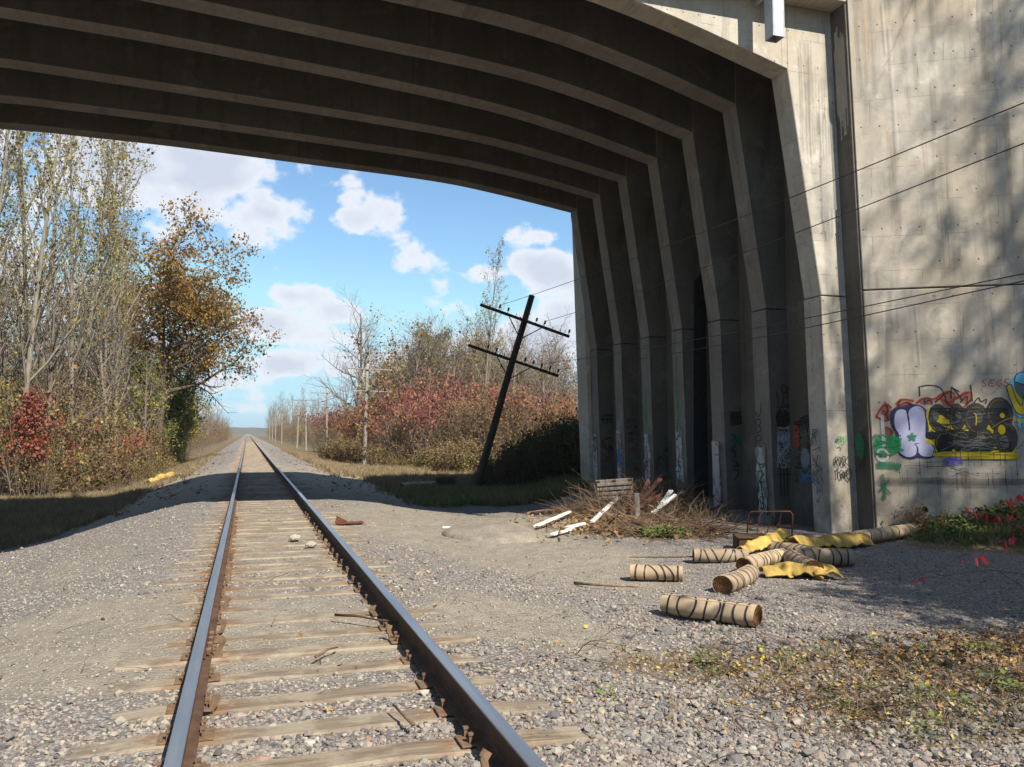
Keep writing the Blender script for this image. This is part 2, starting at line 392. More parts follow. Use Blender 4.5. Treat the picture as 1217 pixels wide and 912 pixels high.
class MB:
    def __init__(s): s.v = []; s.f = []; s.m = []
    def quad_strip_box(s, P, mi=0):
        """P: 8 corners, bottom 4 ccw then top 4"""
        b = len(s.v); s.v += [tuple(p) for p in P]
        for q in ((3, 2, 1, 0), (4, 5, 6, 7), (0, 1, 5, 4), (1, 2, 6, 5), (2, 3, 7, 6), (3, 0, 4, 7)):
            s.f.append(tuple(b+i for i in q)); s.m.append(mi)
        return s
    def box(s, x0, x1, y0, y1, z0, z1, mi=0):
        return s.quad_strip_box([(x0, y0, z0), (x1, y0, z0), (x1, y1, z0), (x0, y1, z0), (x0, y0, z1), (x1, y0, z1), (x1, y1, z1), (x0, y1, z1)], mi)
    def obox(s, a, b, w, h, up=(0, 0, 1), mi=0):
        """beam from a to b, width w, height h"""
        a = Vector(a); b = Vector(b); d = (b-a).normalized(); sd = d.cross(Vector(up))
        if sd.length < 1e-4: sd = Vector((1, 0, 0))
        sd.normalize(); u = sd.cross(d); sd = sd*w/2; u = u*h/2
        return s.quad_strip_box([a-sd-u, a+sd-u, b+sd-u, b-sd-u, a-sd+u, a+sd+u, b+sd+u, b-sd+u], mi)
    def tube(s, pts, rad, n=6, cap=True, mi=0):
        pts = [Vector(p) for p in pts]
        if not isinstance(rad, (list, tuple)): rad = [rad]*len(pts)
        ref = Vector((0.13, 0.27, 0.95)).normalized()
        b = len(s.v)
        for i, p in enumerate(pts):
            d = (pts[min(i+1, len(pts)-1)]-pts[max(i-1, 0)])
            d = d.normalized() if d.length > 1e-9 else Vector((0, 0, 1))
            r0 = ref if abs(d.dot(ref)) < .95 else Vector((1, 0, 0))
            u = d.cross(r0).normalized(); v = d.cross(u)
            for j in range(n):
                a = 2*math.pi*j/n
                s.v.append(tuple(p+(u*math.cos(a)+v*math.sin(a))*rad[i]))
        for i in range(len(pts)-1):
            for j in range(n):
                j2 = (j+1) % n
                s.f.append((b+i*n+j, b+i*n+j2, b+(i+1)*n+j2, b+(i+1)*n+j)); s.m.append(mi)
        if cap:
            s.f.append(tuple(b+j for j in range(n))[::-1]); s.m.append(mi)
            e = b+(len(pts)-1)*n
            s.f.append(tuple(e+j for j in range(n))); s.m.append(mi)
        return s
    def prism(s, poly, y0, y1, mi=0):
        """convex poly [(x,z)] extruded along y"""
        b = len(s.v); n = len(poly)
        s.v += [(x, y0, z_) for x, z_ in poly]+[(x, y1, z_) for x, z_ in poly]
        s.f.append(tuple(range(b, b+n))); s.f.append(tuple(range(b+2*n-1, b+n-1, -1))); s.m += [mi, mi]
        for i in range(n):
            j = (i+1) % n
            s.f.append((b+i, b+n+i, b+n+j, b+j)); s.m.append(mi)
        return s
    def build(s, name, mat, parent=None, uv=False, smooth=False, loc=None, rot=None, bevel=0, recalc=True, **props):
        me = raw_mesh(name, s.v, s.f, mat, smooth, fmat=s.m)
        if recalc or bevel:
            bm = bmesh.new(); bm.from_mesh(me)
            if bevel: bmesh.ops.bevel(bm, geom=list(bm.edges), offset=bevel, segments=1, affect='EDGES', clamp_overlap=True)
            bmesh.ops.recalc_face_normals(bm, faces=bm.faces); bm.to_mesh(me); bm.free()
        if uv: auto_uv(me)
        return link(name, me, parent, loc, rot, **props)

def sm(a, b, x):
    t_ = np.clip((x-a)/(b-a), 0, 1)
    return t_*t_*(3-2*t_)

# ------------------------------------------------------------------ terrain height (metres; rails' top = 0)
WA = R(32)
WP = np.array([9.97, 11.9]); WD = np.array([math.cos(WA), -math.sin(WA)]); WN = np.array([-math.sin(WA), -math.cos(WA)])   # wing wall: origin, direction, outward normal
def ground_z(x, y):
    x = np.asarray(x, dtype=float); y = np.asarray(y, dtype=float)
    left = -1.15*sm(1.3, 6.3, -x)
    right = -.12*sm(1.4, 3.5, x) - .30*sm(2.0, 5.0, x)*sm(16.5, 20, y)
    right = right+.45*sm(7.2, 9.6, x)*sm(13.5, 20, y)*(1-sm(26, 30, y))
    right = right-.35*sm(2.5, 7, x)*sm(40, 60, y)
    zz = -.215+left+right
    zz = zz+(1-sm(1.3, 1.9, np.abs(x)))*(.020*np.exp(-((y-7.9)/1.1)**2)+.010*sm(10, 14, y))
    # ground beside the wing wall's foot
    dw = (x-WP[0])*WN[0]+(y-WP[1])*WN[1]        # >0 in front of the wing wall
    along = (x-WP[0])*WD[0]+(y-WP[1])*WD[1]
    zz = zz+.40*(1-sm(0.0, 1.5, dw))*sm(.3, 2.2, along)*(y < 14)
    # road embankment behind the abutment
    dist = np.maximum(0, np.maximum(12.3-y, y-23.0))
    top = 10.3-.62*dist
    beh = np.where(y < 17, sm(.22, .5, -dw), sm(.05, .35, (x-10.6)-.0*(y-23)))
    far = sm(22.9, 23.5, y)
    slope = np.clip((x-10.2)*.8-(y-25)*.25, 0, 10)
    emb = np.where(y < 12.3, np.where(along > 0, beh, 0)*np.maximum(top-zz, 0), 0)
    emb = np.where((y >= 12.3) & (y <= 23.0), sm(13.7, 14.1, x)*np.maximum(top-zz, 0), emb)
    emb = np.where(y > 23.0, np.clip(np.minimum(slope, top), 0, 10)*sm(22.9, 24.0, y), emb)
    zz = zz+emb
    # mirrored embankment to the left of the bridge, out of the picture
    el = np.where((y >= 12.3) & (y <= 23.0), sm(19.0, 19.4, -x)*np.maximum(top-zz, 0), 0)
    el = np.where((y < 12.3) | (y > 23.0), np.clip((-x-19)*.9, 0, 10)*np.clip(top/10, 0, 1), el)
    return zz+el
def gz(x, y): return float(ground_z(x, y))
# ------------------------------------------------------------------ ground sheet
def axis(pts):
    out = []
    for a, b, st in pts: out += list(np.arange(a, b, st))
    return np.array(out+[pts[-1][1]])
gx = axis([(-3000, -400, 400), (-400, -60, 34), (-60, -14, 2.0), (-14, -6, .35), (-6, 9, .11), (9, 16, .2), (16, 40, 2.0), (40, 400, 36), (400, 3000, 400)])
gy = axis([(-300, -20, 40), (-20, 2.0, 2.0), (2.0, 14, .11), (14, 26, .22), (26, 60, .8), (60, 160, 4), (160, 500, 20), (500, 4000, 350)])
X, Y = np.meshgrid(gx, gy)
Z = ground_z(X, Y)
near = (X > -14) & (X < 16) & (Y > 2) & (Y < 60)
nz = np.zeros_like(Z); nzb = np.zeros_like(Z)
for i, j in zip(*np.nonzero(near)):
    v = Vector((X[i, j], Y[i, j], 0))
    nzb[i, j] = mnoise.noise(v*.9)
    nz[i, j] = mnoise.noise(v*3.1)*.5+mnoise.noise(v*8.0)*.25
track = 1-sm(1.1, 1.5, np.abs(X))
Z = Z+near*(nz*.035+nzb*.05)*(1-track*.86)
nx_, ny_ = len(gx), len(gy)
idx = np.arange(nx_*ny_).reshape(ny_, nx_)
F = np.stack([idx[:-1, :-1], idx[:-1, 1:], idx[1:, 1:], idx[1:, :-1]], -1).reshape(-1, 4)
me = raw_mesh('ground', np.stack([X, Y, Z], -1).reshape(-1, 3), F, M['ground'], True)
def blob(x, y, cx, cy, rx, ry): return np.exp(-(((x-cx)/rx)**2+((y-cy)/ry)**2))
def sand_mask(x, y):
    s_ = 1.1*blob(x, y, -1.6, 7.6, 1.2, 1.6)+.45*blob(x, y, -2.9, 13.5, 1.9, 5.0)+.8*blob(x, y, 0, 7.0, 1.0, 1.3)+.55*blob(x, y, 0, 15, 1.2, 6)
    s_ = s_+1.0*blob(x, y, 2.9, 15.5, 1.6, 4.5)+.95*blob(x, y, 3.9, 10.8, 1.2, 2.4)+.8*blob(x, y, 2.2, 6.6, .5, 1.3)+.9*blob(x, y, 1.6, 7.4, .4, 1.0)+.8*blob(x, y, 5.5, 17, 2, 3)
    s_ = s_+.7*sm(19, 24, y)*(np.abs(x) < 4.5)*(1-sm(34, 60, y))
    return np.clip(s_, 0, 1)
def veg_mask(x, y):
    v = sm(3.6, 5.6, -x)*sm(22, 27, y)+sm(6.2, 8.0, -x)*sm(20, 23, y)
    v = v+sm(2.6, 4.5, np.abs(x))*sm(36, 44, y)+sm(3.8, 5.5, x)*sm(26, 29, y)+sm(8.5, 10, x)*sm(22.5, 23.5, y)
    v = v+blob(x, y, 3.8, 4.3, 1.2, .8)*.95+blob(x, y, 2.9, 5.6, 1.3, .42)*.7+blob(x, y, 5.0, 4.9, 1.4, .7)*.9+blob(x, y, 11, 10.4, 1.7, .8)*1.2+blob(x, y, 11.8, 9.5, 1.5, 1.0)
    v = v+sm(12, 14, x)+sm(13, 16, -x)+(y < 1.5)*.8*(np.abs(x) > 2)
    return np.clip(v, 0, 1)
sa, ve = sand_mask(X, Y), veg_mask(X, Y)
ru = np.clip(1-np.abs(np.abs(X)-.80)/.17, 0, 1)*(Y < 60)*.9
ca = me.color_attributes.new('zone', 'FLOAT_COLOR', 'POINT')
ca.data.foreach_set('color', np.stack([sa, ve, ru, np.ones_like(sa)], -1).astype(np.float32).ravel())
link('ground', me, kind='structure')

# distant wooded rise that closes the view
hv, hf = [], []
N = 220
for i in range(N):
    a = -60+120*i/(N-1)
    x, y = 2100*math.sin(R(a)), 2100*math.cos(R(a))
    h = 15+6*mnoise.noise(Vector((a*.13, 2, 0)))+2.2*mnoise.noise(Vector((a*1.7, 5, 0)))
    for dy, zz in ((-260, -3), (0, h), (260, h*.6), (500, -3)):
        hv.append((x+math.sin(R(a))*dy, y+math.cos(R(a))*dy, zz+(mnoise.noise(Vector((a*6, dy, 0)))*1.4 if zz > 0 else 0)))
for i in range(N-1):
    for j in range(3): hf.append((i*4+j, i*4+4+j, i*4+5+j, i*4+1+j))
link('hill', raw_mesh('hill', hv, hf, M['hill_forest']), kind='structure')

# ------------------------------------------------------------------ the concrete rigid-frame bridge
RY = [12.32+1.67*i for i in range(7)]; RW = .48
ZS = 10.1
KN = [8.66, 6.8, 5.1, 3.6, 1.2, -2.4, -5.4]
KZ = [[7.96, 8.48, 8.86, 9.05, 9.19, 9.40, 9.46], [7.96, 8.50, 8.89, 9.08, 9.22, 9.42, 9.48], [7.97, 8.47, 8.80, 8.96, 9.10, 9.36, 9.46], [7.93, 8.40, 8.72, 8.90, 9.10, 9.33, 9.44],
      [7.99, 8.34, 8.62, 8.74, 8.87, 9.01, 9.12], [7.99, 8.34, 8.57, 8.67, 8.77, 8.90, 8.96], [8.03, 8.33, 8.56, 8.65, 8.73, 8.87, 8.91]]
def soffit_profile(i):
    xs = np.linspace(8.66, -5.4, 25); zs = np.interp(xs, KN[::-1], KZ[i][::-1])
    sm_z = zs.copy(); sm_z[1:-1] = (zs[:-2]+zs[1:-1]*2+zs[2:])/4      # eased haunch
    out = [(float(x_), float(z_)) for x_, z_ in zip(xs, sm_z)]
    return out+[(-9, out[-1][1]-.08), (-12.5, 8.7), (-16.6, 7.96)]
bridge = thing('road_bridge', 'massive grey concrete road bridge on seven ribbed frames spanning the railway', 'bridge', (0, 0, 0))
XM = -3.97
for i, y in enumerate(RY):
    prof = soffit_profile(i)
    mb = MB()
    b0 = 0
    top = [(x, ZS) for x, z_ in prof]
    n = len(prof)
    V = [(x, y, z_) for x, z_ in prof]+[(x, y, ZS) for x, z_ in prof]+[(x, y+RW, z_) for x, z_ in prof]+[(x, y+RW, ZS) for x, z_ in prof]
    for j in range(n-1):
        mb.f += [(j+1, j, n+j, n+j+1), (2*n+j, 2*n+j+1, 3*n+j+1, 3*n+j), (j, j+1, 2*n+j+1, 2*n+j), (n+j+1, n+j, 3*n+j, 3*n+j+1)]
    mb.f += [(0, 2*n, 3*n, n), (n-1, 2*n-1, 4*n-1, 3*n-1)]
    mb.v = V; mb.m = [0]*len(mb.f)
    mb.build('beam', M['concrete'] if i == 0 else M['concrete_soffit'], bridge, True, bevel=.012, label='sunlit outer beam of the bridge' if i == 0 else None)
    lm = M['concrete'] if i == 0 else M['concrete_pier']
    xb = 10.02 if i == 0 else 9.8
    def leg(sign, nm='leg'):
        q = [(8.66, 7.93), (9.27, 3.90), (xb, 3.90), (xb, ZS), (8.66, ZS)]
        if sign < 0: q = [(2*XM-a, b) for a, b in q]
        return MB().prism(q, y, y+RW).build(nm, lm, bridge, True, bevel=.012)
    def pedestal(sign):
        q = [(9.262, 3.88), (9.40, -.9), (xb+.004, -.9), (xb+.004, 3.88)]
        if sign < 0: q = [(2*XM-a, b) for a, b in q]
        return MB().prism(q, y-.006, y+RW+.006).build('pedestal', lm, bridge, True, bevel=.01)
    for sg in (1, -1): leg(sg); pedestal(sg)
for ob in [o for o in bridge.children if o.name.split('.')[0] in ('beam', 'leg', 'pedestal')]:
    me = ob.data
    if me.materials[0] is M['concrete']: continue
    me.materials.append(M['edge'])      # paler undersides and fronts of the frames: ground-bounce light painted into the albedo
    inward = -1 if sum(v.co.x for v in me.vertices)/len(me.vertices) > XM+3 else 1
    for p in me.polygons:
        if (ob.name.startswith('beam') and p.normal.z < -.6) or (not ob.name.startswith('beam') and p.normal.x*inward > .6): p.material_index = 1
# deck slab, back walls (with a black side opening in the third bay), ledge and parapets
MB().box(-19.5, 13.8, 12.33, 23.6, ZS, ZS+.55).build('deck_slab', M['concrete_soffit'], bridge, True)
mb = MB()
o0, o1 = RY[2]+RW+.02, RY[3]-.03
def backwall(sx):
    mb = MB()
    def bx(y0, y1, z0, z1):
        x0, x1 = 9.76, 10.25
        if sx < 0: x0, x1 = 2*XM-x1, 2*XM-x0
        mb.box(x0, x1, y0, y1, z0, z1)
    bx(12.34, o0, -.9, ZS); bx(o1, 22.70, -.9, ZS); bx(o0, o1, 6.6, ZS)
    return mb.build('back_wall', M['concrete_pier'], bridge, True)
backwall(1)
MB().box(2*XM-10.25, 2*XM-9.76, 12.34, 22.7, -.9, ZS).build('back_wall', M['concrete_pier'], bridge, True)
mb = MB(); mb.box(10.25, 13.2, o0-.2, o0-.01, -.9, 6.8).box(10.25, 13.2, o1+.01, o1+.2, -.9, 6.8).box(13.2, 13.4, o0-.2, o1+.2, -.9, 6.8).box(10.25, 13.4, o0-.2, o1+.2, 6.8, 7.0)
mb.build('side_chamber', M['deep_shade'], bridge, True)  # walls coloured black to imitate an unlit interior
MB().box(-19.5, 9.62, 11.9, 12.315, 9.14, 9.62).build('ledge', M['concrete'], bridge, True, bevel=.015)
MB().box(-19.5, 13.0, 11.98, 12.32, 9.622, 12.0).build('parapet', M['concrete'], bridge, True)
MB().box(-19.5, 13.0, 23.6, 23.9, 9.3, 12.6).build('parapet', M['concrete_soffit'], bridge, True)
MB().box(-19.5, 9.62, RY[6]+RW+.004, 23.596, 9.72, 10.09).build('ledge', M['concrete_soffit'], bridge, True)
# vertical end pilaster beyond the last frame
MB().quad_strip_box([(9.28, RY[6]+RW+.003, -.9), (10.2, RY[6]+RW+.003, -.9), (10.2, 23.55, -.9), (9.28, 23.55, -.9),
                     (8.93, RY[6]+RW+.003, 9.7), (10.2, RY[6]+RW+.003, 9.7), (10.2, 23.55, 9.7), (8.93, 23.55, 9.7)]).build('end_pilaster', M['concrete'], bridge, True, bevel=.01)
# scupper spout hanging from the ledge
sp = MB()
for a, b, c_, d in ((7.87, 7.89, 11.62, 11.86), (8.08, 8.10, 11.62, 11.86), (7.891, 8.079, 11.62, 11.64), (7.891, 8.079, 11.84, 11.86)):
    sp.box(a, b, c_, d, 8.14, 10.3)
spo = sp.build('drain_spout', M['metal_painted_pale'], bridge, bevel=.004)
spo['label'] = 'pale square drain spout hanging below the bridge edge'
MB().box(7.96, 8.01, 11.862, 12.318, 9.0, 9.05).build('spout_bracket', M['metal_painted_pale'], spo)

# ------------------------------------------------------------------ wing wall (a wall of its own)
wing = thing('wing_wall', 'tall sunlit concrete retaining wall right of the bridge, covered in bubble-letter graffiti', 'retaining wall')
wing['kind'] = 'thing'; bridge['kind'] = 'thing'
def wpt(s_, z_, off=0.0, lean=True):
    """point on the wall's face: metres along, height, metres proud of the face"""
    shift = -.037*(z_) if lean else 0
    sh = shift*max(0.0, 1-s_/6.0)
    return Vector((WP[0]+WD[0]*s_+WN[0]*off+sh, WP[1]+WD[1]*s_+WN[1]*off, z_))
def slab(s0, s1, z0, z1, t0=0.0, t1=.55, name='wall_panel'):
    P = [wpt(s0, z0, -t0), wpt(s1, z0, -t0), wpt(s1, z0, -t1), wpt(s0, z0, -t1), wpt(s0, z1, -t0), wpt(s1, z1, -t0), wpt(s1, z1, -t1), wpt(s0, z1, -t1)]
    return MB().quad_strip_box(P)
slab(.0, 9, -1.1, 3.93).build('lower_panel', M['concrete_wall'], wing, True, bevel=.012)
slab(.0, 9, 3.955, 10.9).build('upper_panel', M['concrete_wall'], wing, True, bevel=.012)
slab(.03, 8.95, 3.925, 3.96, .03, .5).build('construction_joint', M['concrete_soffit'], wing, True)
# return face that closes the step to the first leg
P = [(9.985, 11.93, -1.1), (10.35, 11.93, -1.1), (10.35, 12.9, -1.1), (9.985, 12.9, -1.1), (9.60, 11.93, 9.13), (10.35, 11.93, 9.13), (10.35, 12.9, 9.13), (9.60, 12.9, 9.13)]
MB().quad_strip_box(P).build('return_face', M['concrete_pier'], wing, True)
# weep pipe
c0 = wpt(.78, .12, .012); n_ = Vector((WN[0], WN[1], 0))
mb = MB()
ring = []
for rr, off in ((.065, -.0), (.065, .014), (.05, .014), (.05, -.0)):
    ring.append([c0+Vector((WD[0], WD[1], 0))*math.cos(2*math.pi*j/20)*rr+Vector((0, 0, 1))*math.sin(2*math.pi*j/20)*rr+n_*off for j in range(20)])
for q in ring: mb.v += [tuple(p) for p in q]
for i in range(3):
    for j in range(20): mb.f.append((i*20+j, i*20+(j+1) % 20, i*20+20+(j+1) % 20, i*20+20+j)); mb.m.append(0)
wp_ = mb.build('weep_pipe', M['concrete'], wing)
mb = MB(); mb.v = [tuple(c0+Vector((WD[0], WD[1], 0))*math.cos(2*math.pi*j/20)*.0505+Vector((0, 0, 1))*math.sin(2*math.pi*j/20)*.0505+n_*.001) for j in range(20)]; mb.f = [tuple(range(20))]; mb.m = [0]
mb.build('pipe_mouth', M['black_void'], wp_)
# far wing wall, mostly hidden behind the end pilaster
q0 = Vector((10.2, 23.2, 0)); d_ = Vector((math.cos(R(40)), math.sin(R(40)), 0)); nn = Vector((-d_.y, d_.x, 0))
P = [q0+Vector((0, 0, -1)), q0+d_*8+Vector((0, 0, -1)), q0+d_*8-nn*.5+Vector((0, 0, -1)), q0-nn*.5+Vector((0, 0, -1))]
P = P+[p+Vector((0, 0, 10)) for p in P[:1]]+[P[1]+Vector((0, 0, 5)), P[2]+Vector((0, 0, 5)), P[3]+Vector((0, 0, 10))]
MB().quad_strip_box(P).build('far_wing_wall', M['concrete_pier'], bridge, True)

# ------------------------------------------------------------------ spray-paint marks: thin paint skins with soft edges, lying on the concrete
def paint_mat(name, col, op=.95, rough=.7):
    k = MT(name, rough, 0, .25)
    n_ = k.noise(k.coord('Position'), 26, 4, .7)
    k.col(k.mix(k.rng(n_, .35, .75, 0, .35), col, tuple(x*.6+.05 for x in col)))
    a = k.attr('leaf_colour', 'Alpha')
    a2 = k.math('MULTIPLY', k.rng(k.math('ADD', a, k.math('MULTIPLY', k.math('SUBTRACT', n_, .5), .5)), .15, .75), op)
    k.put(a2, k.b.inputs['Alpha'])
    return k.m
PM = {n: paint_mat('paint_'+n, c, op) for n, c, op in [
    ('black', (.018, .018, .02), .93), ('black_thin', (.03, .03, .032), .8), ('lilac', (.50, .50, .70), .95), ('navy', (.03, .03, .10), .95), ('white', (.72, .72, .72), .9), ('white_thin', (.60, .62, .66), .6),
    ('red', (.42, .05, .03), .8), ('red_thin', (.35, .08, .05), .5), ('green', (.02, .28, .09), .85), ('green_dark', (.02, .17, .08), .75), ('yellow', (.65, .50, .02), .92), ('yellow_thin', (.45, .38, .03), .7),
    ('cyan', (.15, .55, .75), .95), ('blue', (.06, .17, .42), .8), ('violet', (.17, .14, .45), .85), ('grey', (.16, .16, .16), .75), ('darkgrey', (.045, .045, .047), .93), ('buff', (.30, .28, .24), .7), ('grime', (.12, .11, .10), .5), ('deep_shade', (.012, .011, .011), .95), ('salt', (.62, .60, .56), .28), ('streak', (.18, .165, .14), .2), ('seep', (.33, .20, .10), .22), ('grey_blue', (.30, .35, .45), .5)]}
class Paint:
    """collects paint in face coordinates; fn(u, v, off) gives the 3-D point"""
    layer = 0
    def __init__(s, fn): s.fn = fn; s.v = []; s.a = []; s.f = []; s.m = []; s.names = []
    def _mi(s, c):
        if c not in s.names: s.names.append(c)
        return s.names.index(c)
    def stroke(s, pts, w, c, smooth=True):
        Paint.layer += 1
        off = .002+(Paint.layer % 400)*.00012
        P = [np.array(p, float) for p in pts]
        if smooth and len(P) > 2:
            for _ in range(2):
                Q = [P[0]]
                for a, b in zip(P[:-1], P[1:]): Q += [a*.75+b*.25, a*.25+b*.75]
                P = Q+[P[-1]]
        mi = s._mi(c); b0 = len(s.v)
        for i, p in enumerate(P):
            d = P[min(i+1, len(P)-1)]-P[max(i-1, 0)]; L = np.hypot(*d); d = d/L if L > 1e-9 else np.array([1., 0]); n_ = np.array([-d[1], d[0]])
            ww = w*(.85+.3*rnd.random())
            for o, al in ((-.75, 0), (-.3, 1), (.3, 1), (.75, 0)):
                q = p+n_*ww*o; s.v.append(tuple(s.fn(q[0], q[1], off))); s.a.append(al)
        for i in range(len(P)-1):
            for j in range(3): s.f.append((b0+i*4+j, b0+i*4+4+j, b0+i*4+5+j, b0+i*4+1+j)); s.m.append(mi)
        return s
    def fill(s, pts, c, soft=.03, smooth=True):
        Paint.layer += 1
        off = .002+(Paint.layer % 400)*.00012
        P = [np.array(p, float) for p in pts]
        if smooth:
            for _ in range(2):
                Q = []
                for i in range(len(P)): a, b = P[i], P[(i+1) % len(P)]; Q += [a*.75+b*.25, a*.25+b*.75]
                P = Q
        cen = sum(P)/len(P); mi = s._mi(c); b0 = len(s.v); n_ = len(P)
        s.v.append(tuple(s.fn(cen[0], cen[1], off))); s.a.append(1)
        for i, p in enumerate(P):
            d = p-cen; L = max(1e-6, np.hypot(*d)); u = d/L
            for o, al in ((-soft*.6, 1), (soft, 0)):
                q = p+u*min(o, L) if o > 0 else p+u*max(o, -L*.8)
                s.v.append(tuple(s.fn(q[0], q[1], off))); s.a.append(al)
        for i in range(n_):
            j = (i+1) % n_
            s.f.append((b0, b0+1+2*i, b0+1+2*j)); s.f.append((b0+1+2*i, b0+2+2*i, b0+2+2*j, b0+1+2*j)); s.m += [mi, mi]
        return s
    def ell(s, cx, cy, rx, ry, c, soft=.03, rot=0, n=14):
        return s.fill([(cx+rx*math.cos(t)*math.cos(rot)-ry*math.sin(t)*math.sin(rot), cy+rx*math.cos(t)*math.sin(rot)+ry*math.sin(t)*math.cos(rot)) for t in [2*math.pi*i/n for i in range(n)]], c, soft, False)
    def ring(s, cx, cy, rx, ry, w, c, a0=0, a1=360, n=20):
        return s.stroke([(cx+rx*math.cos(R(a0+(a1-a0)*i/n)), cy+ry*math.sin(R(a0+(a1-a0)*i/n))) for i in range(n+1)], w, c, False)
    def scribble(s, u0, u1, v0, v1, n, cols, w, seed=0):
        r_ = random.Random(seed)
        for i in range(n):
            u = r_.uniform(u0, u1); v = r_.uniform(v0, v1); pts = [(u, v)]
            for _ in range(r_.randint(3, 7)):
                u = min(u1, max(u0, u+r_.gauss(0, .45)*(u1-u0))); v = min(v1, max(v0, v+r_.gauss(0, .16)*(v1-v0))); pts.append((u, v))
            s.stroke(pts, w*r_.uniform(.6, 1.4), r_.choice(cols), r_.random() < .7)
        return s
    def text(s, txt, u, v, w, h, c, sw, slant=.1, gap=.25, jit=.06, vertical=False):
        for i, ch in enumerate(txt):
            if ch != ' ':
                for pl in GLYPH[ch]:
                    s.stroke([(u+(x+slant*y+rnd.uniform(-jit, jit))*w, v+(y+rnd.uniform(-jit, jit))*h) for x, y in pl], sw, c, len(pl) > 3)
            if vertical: v -= h*(1+gap)
            else: u += w*(1+gap)
        return s
    def build(s, parent, label=None):
        me = raw_mesh('graffiti', s.v, s.f, [PM[n] for n in s.names], fmat=s.m, cols=[(1, 1, 1, a) for a in s.a])
        o = link('graffiti', me, parent)
        if label: o['label'] = label
        return o
GLYPH = {'A': [[(0, 0), (.5, 1), (1, 0)], [(.2, .4), (.8, .4)]], 'B': [[(0, 0), (0, 1), (.7, .95), (.75, .6), (.1, .52), (.85, .4), (.8, .05), (0, 0)]], 'C': [[(1, .85), (.5, 1), (0, .6), (.1, .1), (.6, 0), (1, .2)]],
         'D': [[(0, 0), (0, 1), (.8, .8), (.9, .3), (.5, 0), (0, 0)]], 'E': [[(1, 1), (0, 1), (0, 0), (1, 0)], [(0, .5), (.8, .5)]], 'F': [[(1, 1), (0, 1), (0, 0)], [(0, .5), (.7, .5)]],
         'G': [[(1, .8), (.5, 1), (0, .5), (.4, 0), (1, .1), (1, .45), (.6, .45)]], 'H': [[(0, 0), (0, 1)], [(1, 0), (1, 1)], [(0, .5), (1, .5)]], 'I': [[(.5, 0), (.5, 1)]], 'J': [[(1, 1), (.9, .2), (.4, 0), (0, .3)]],
         'K': [[(0, 0), (0, 1)], [(1, 1), (0, .45), (1, 0)]], 'L': [[(0, 1), (0, 0), (.9, 0)]], 'M': [[(0, 0), (.1, 1), (.5, .4), (.9, 1), (1, 0)]], 'N': [[(0, 0), (0, 1), (1, 0), (1, 1)]],
         'O': [[(.5, 1), (0, .6), (.2, .05), (.8, .05), (1, .6), (.5, 1)]], 'P': [[(0, 0), (0, 1), (.8, .9), (.8, .55), (0, .5)]], 'Q': [[(.5, 1), (0, .6), (.2, .05), (.8, .05), (1, .6), (.5, 1)], [(.6, .3), (1, -.1)]],
         'R': [[(0, 0), (0, 1), (.8, .9), (.75, .55), (0, .5), (.9, 0)]], 'S': [[(.95, .9), (.3, 1), (.05, .7), (.9, .35), (.7, 0), (0, .1)]], 'T': [[(0, 1), (1, 1)], [(.5, 1), (.5, 0)]], 'U': [[(0, 1), (.05, .1), (.8, .05), (1, 1)]],
         'V': [[(0, 1), (.5, 0), (1, 1)]], 'W': [[(0, 1), (.25, 0), (.5, .7), (.75, 0), (1, 1)]], 'X': [[(0, 0), (1, 1)], [(0, 1), (1, 0)]], 'Y': [[(0, 1), (.5, .5)], [(1, 1), (.4, 0)]], 'Z': [[(0, 1), (1, 1), (0, 0), (1, 0)]]}

wallfn = lambda u, v, off: wpt(u, v, off)
# local helper: the big piece is drawn in a grid of 1217 x 894 drawing units spanning s .03..2.40 m, z 2.60..0.80 m
def gm(x, y):
    s_ = .03+x*.001935; kk = .0148-.0005*s_
    return (s_, 1.43+(85-y/6.876)*kk)
G = lambda pts: [gm(*p) for p in pts]
g = Paint(wallfn)       # red wild letters behind
for pts in ([(30, 460), (80, 370), (130, 340), (165, 380)], [(30, 450), (120, 500), (140, 430), (90, 400)], [(75, 600), (100, 520), (170, 580), (120, 640)], [(200, 350), (250, 300), (350, 320)], [(205, 350), (240, 380), (330, 330), (330, 380)],
            [(370, 340), (430, 290), (520, 310), (570, 260), (660, 235)], [(520, 330), (600, 240), (700, 250), (640, 380), (600, 300)], [(690, 300), (760, 250), (825, 235), (800, 330), (740, 370)], [(560, 300), (640, 340), (700, 280)], [(110, 330), (140, 420), (80, 440)]):
    g.stroke(G(pts), .032, 'red')
for x, y, rx, ry in ((120, 420, 45, 70), (270, 340, 60, 35), (450, 320, 60, 30), (620, 310, 50, 60), (770, 290, 50, 50), (120, 580, 50, 40)):
    c_ = gm(x, y); g.ell(c_[0], c_[1], rx*.0019, ry*.0021, 'red_thin', .02)
g.build(wing, 'red scrawled letters behind the lilac and black bubble letters')
g = Paint(wallfn)       # thin black letters
for pts in ([(400, 280), (400, 200)], [(390, 205), (480, 185), (570, 200), (600, 260), (560, 300), (520, 330)], [(650, 300), (655, 190), (700, 250), (740, 310)], [(655, 200), (720, 240)], [(810, 180), (820, 320)], [(780, 330), (820, 300)], [(830, 330), (875, 275), (880, 330), (940, 290), (920, 340)],
            [(240, 310), (215, 370), (300, 320), (330, 370)], [(440, 300), (430, 350), (480, 300), (500, 350)], [(600, 260), (610, 330), (650, 360)], [(720, 330), (790, 260), (770, 350)], [(125, 350), (140, 400), (110, 440), (140, 480)]):
    g.stroke(G(pts), .016, 'black')
g.build(wing, 'thin black scrawl above the bubble letters')
g = Paint(wallfn)       # lilac bubble letter
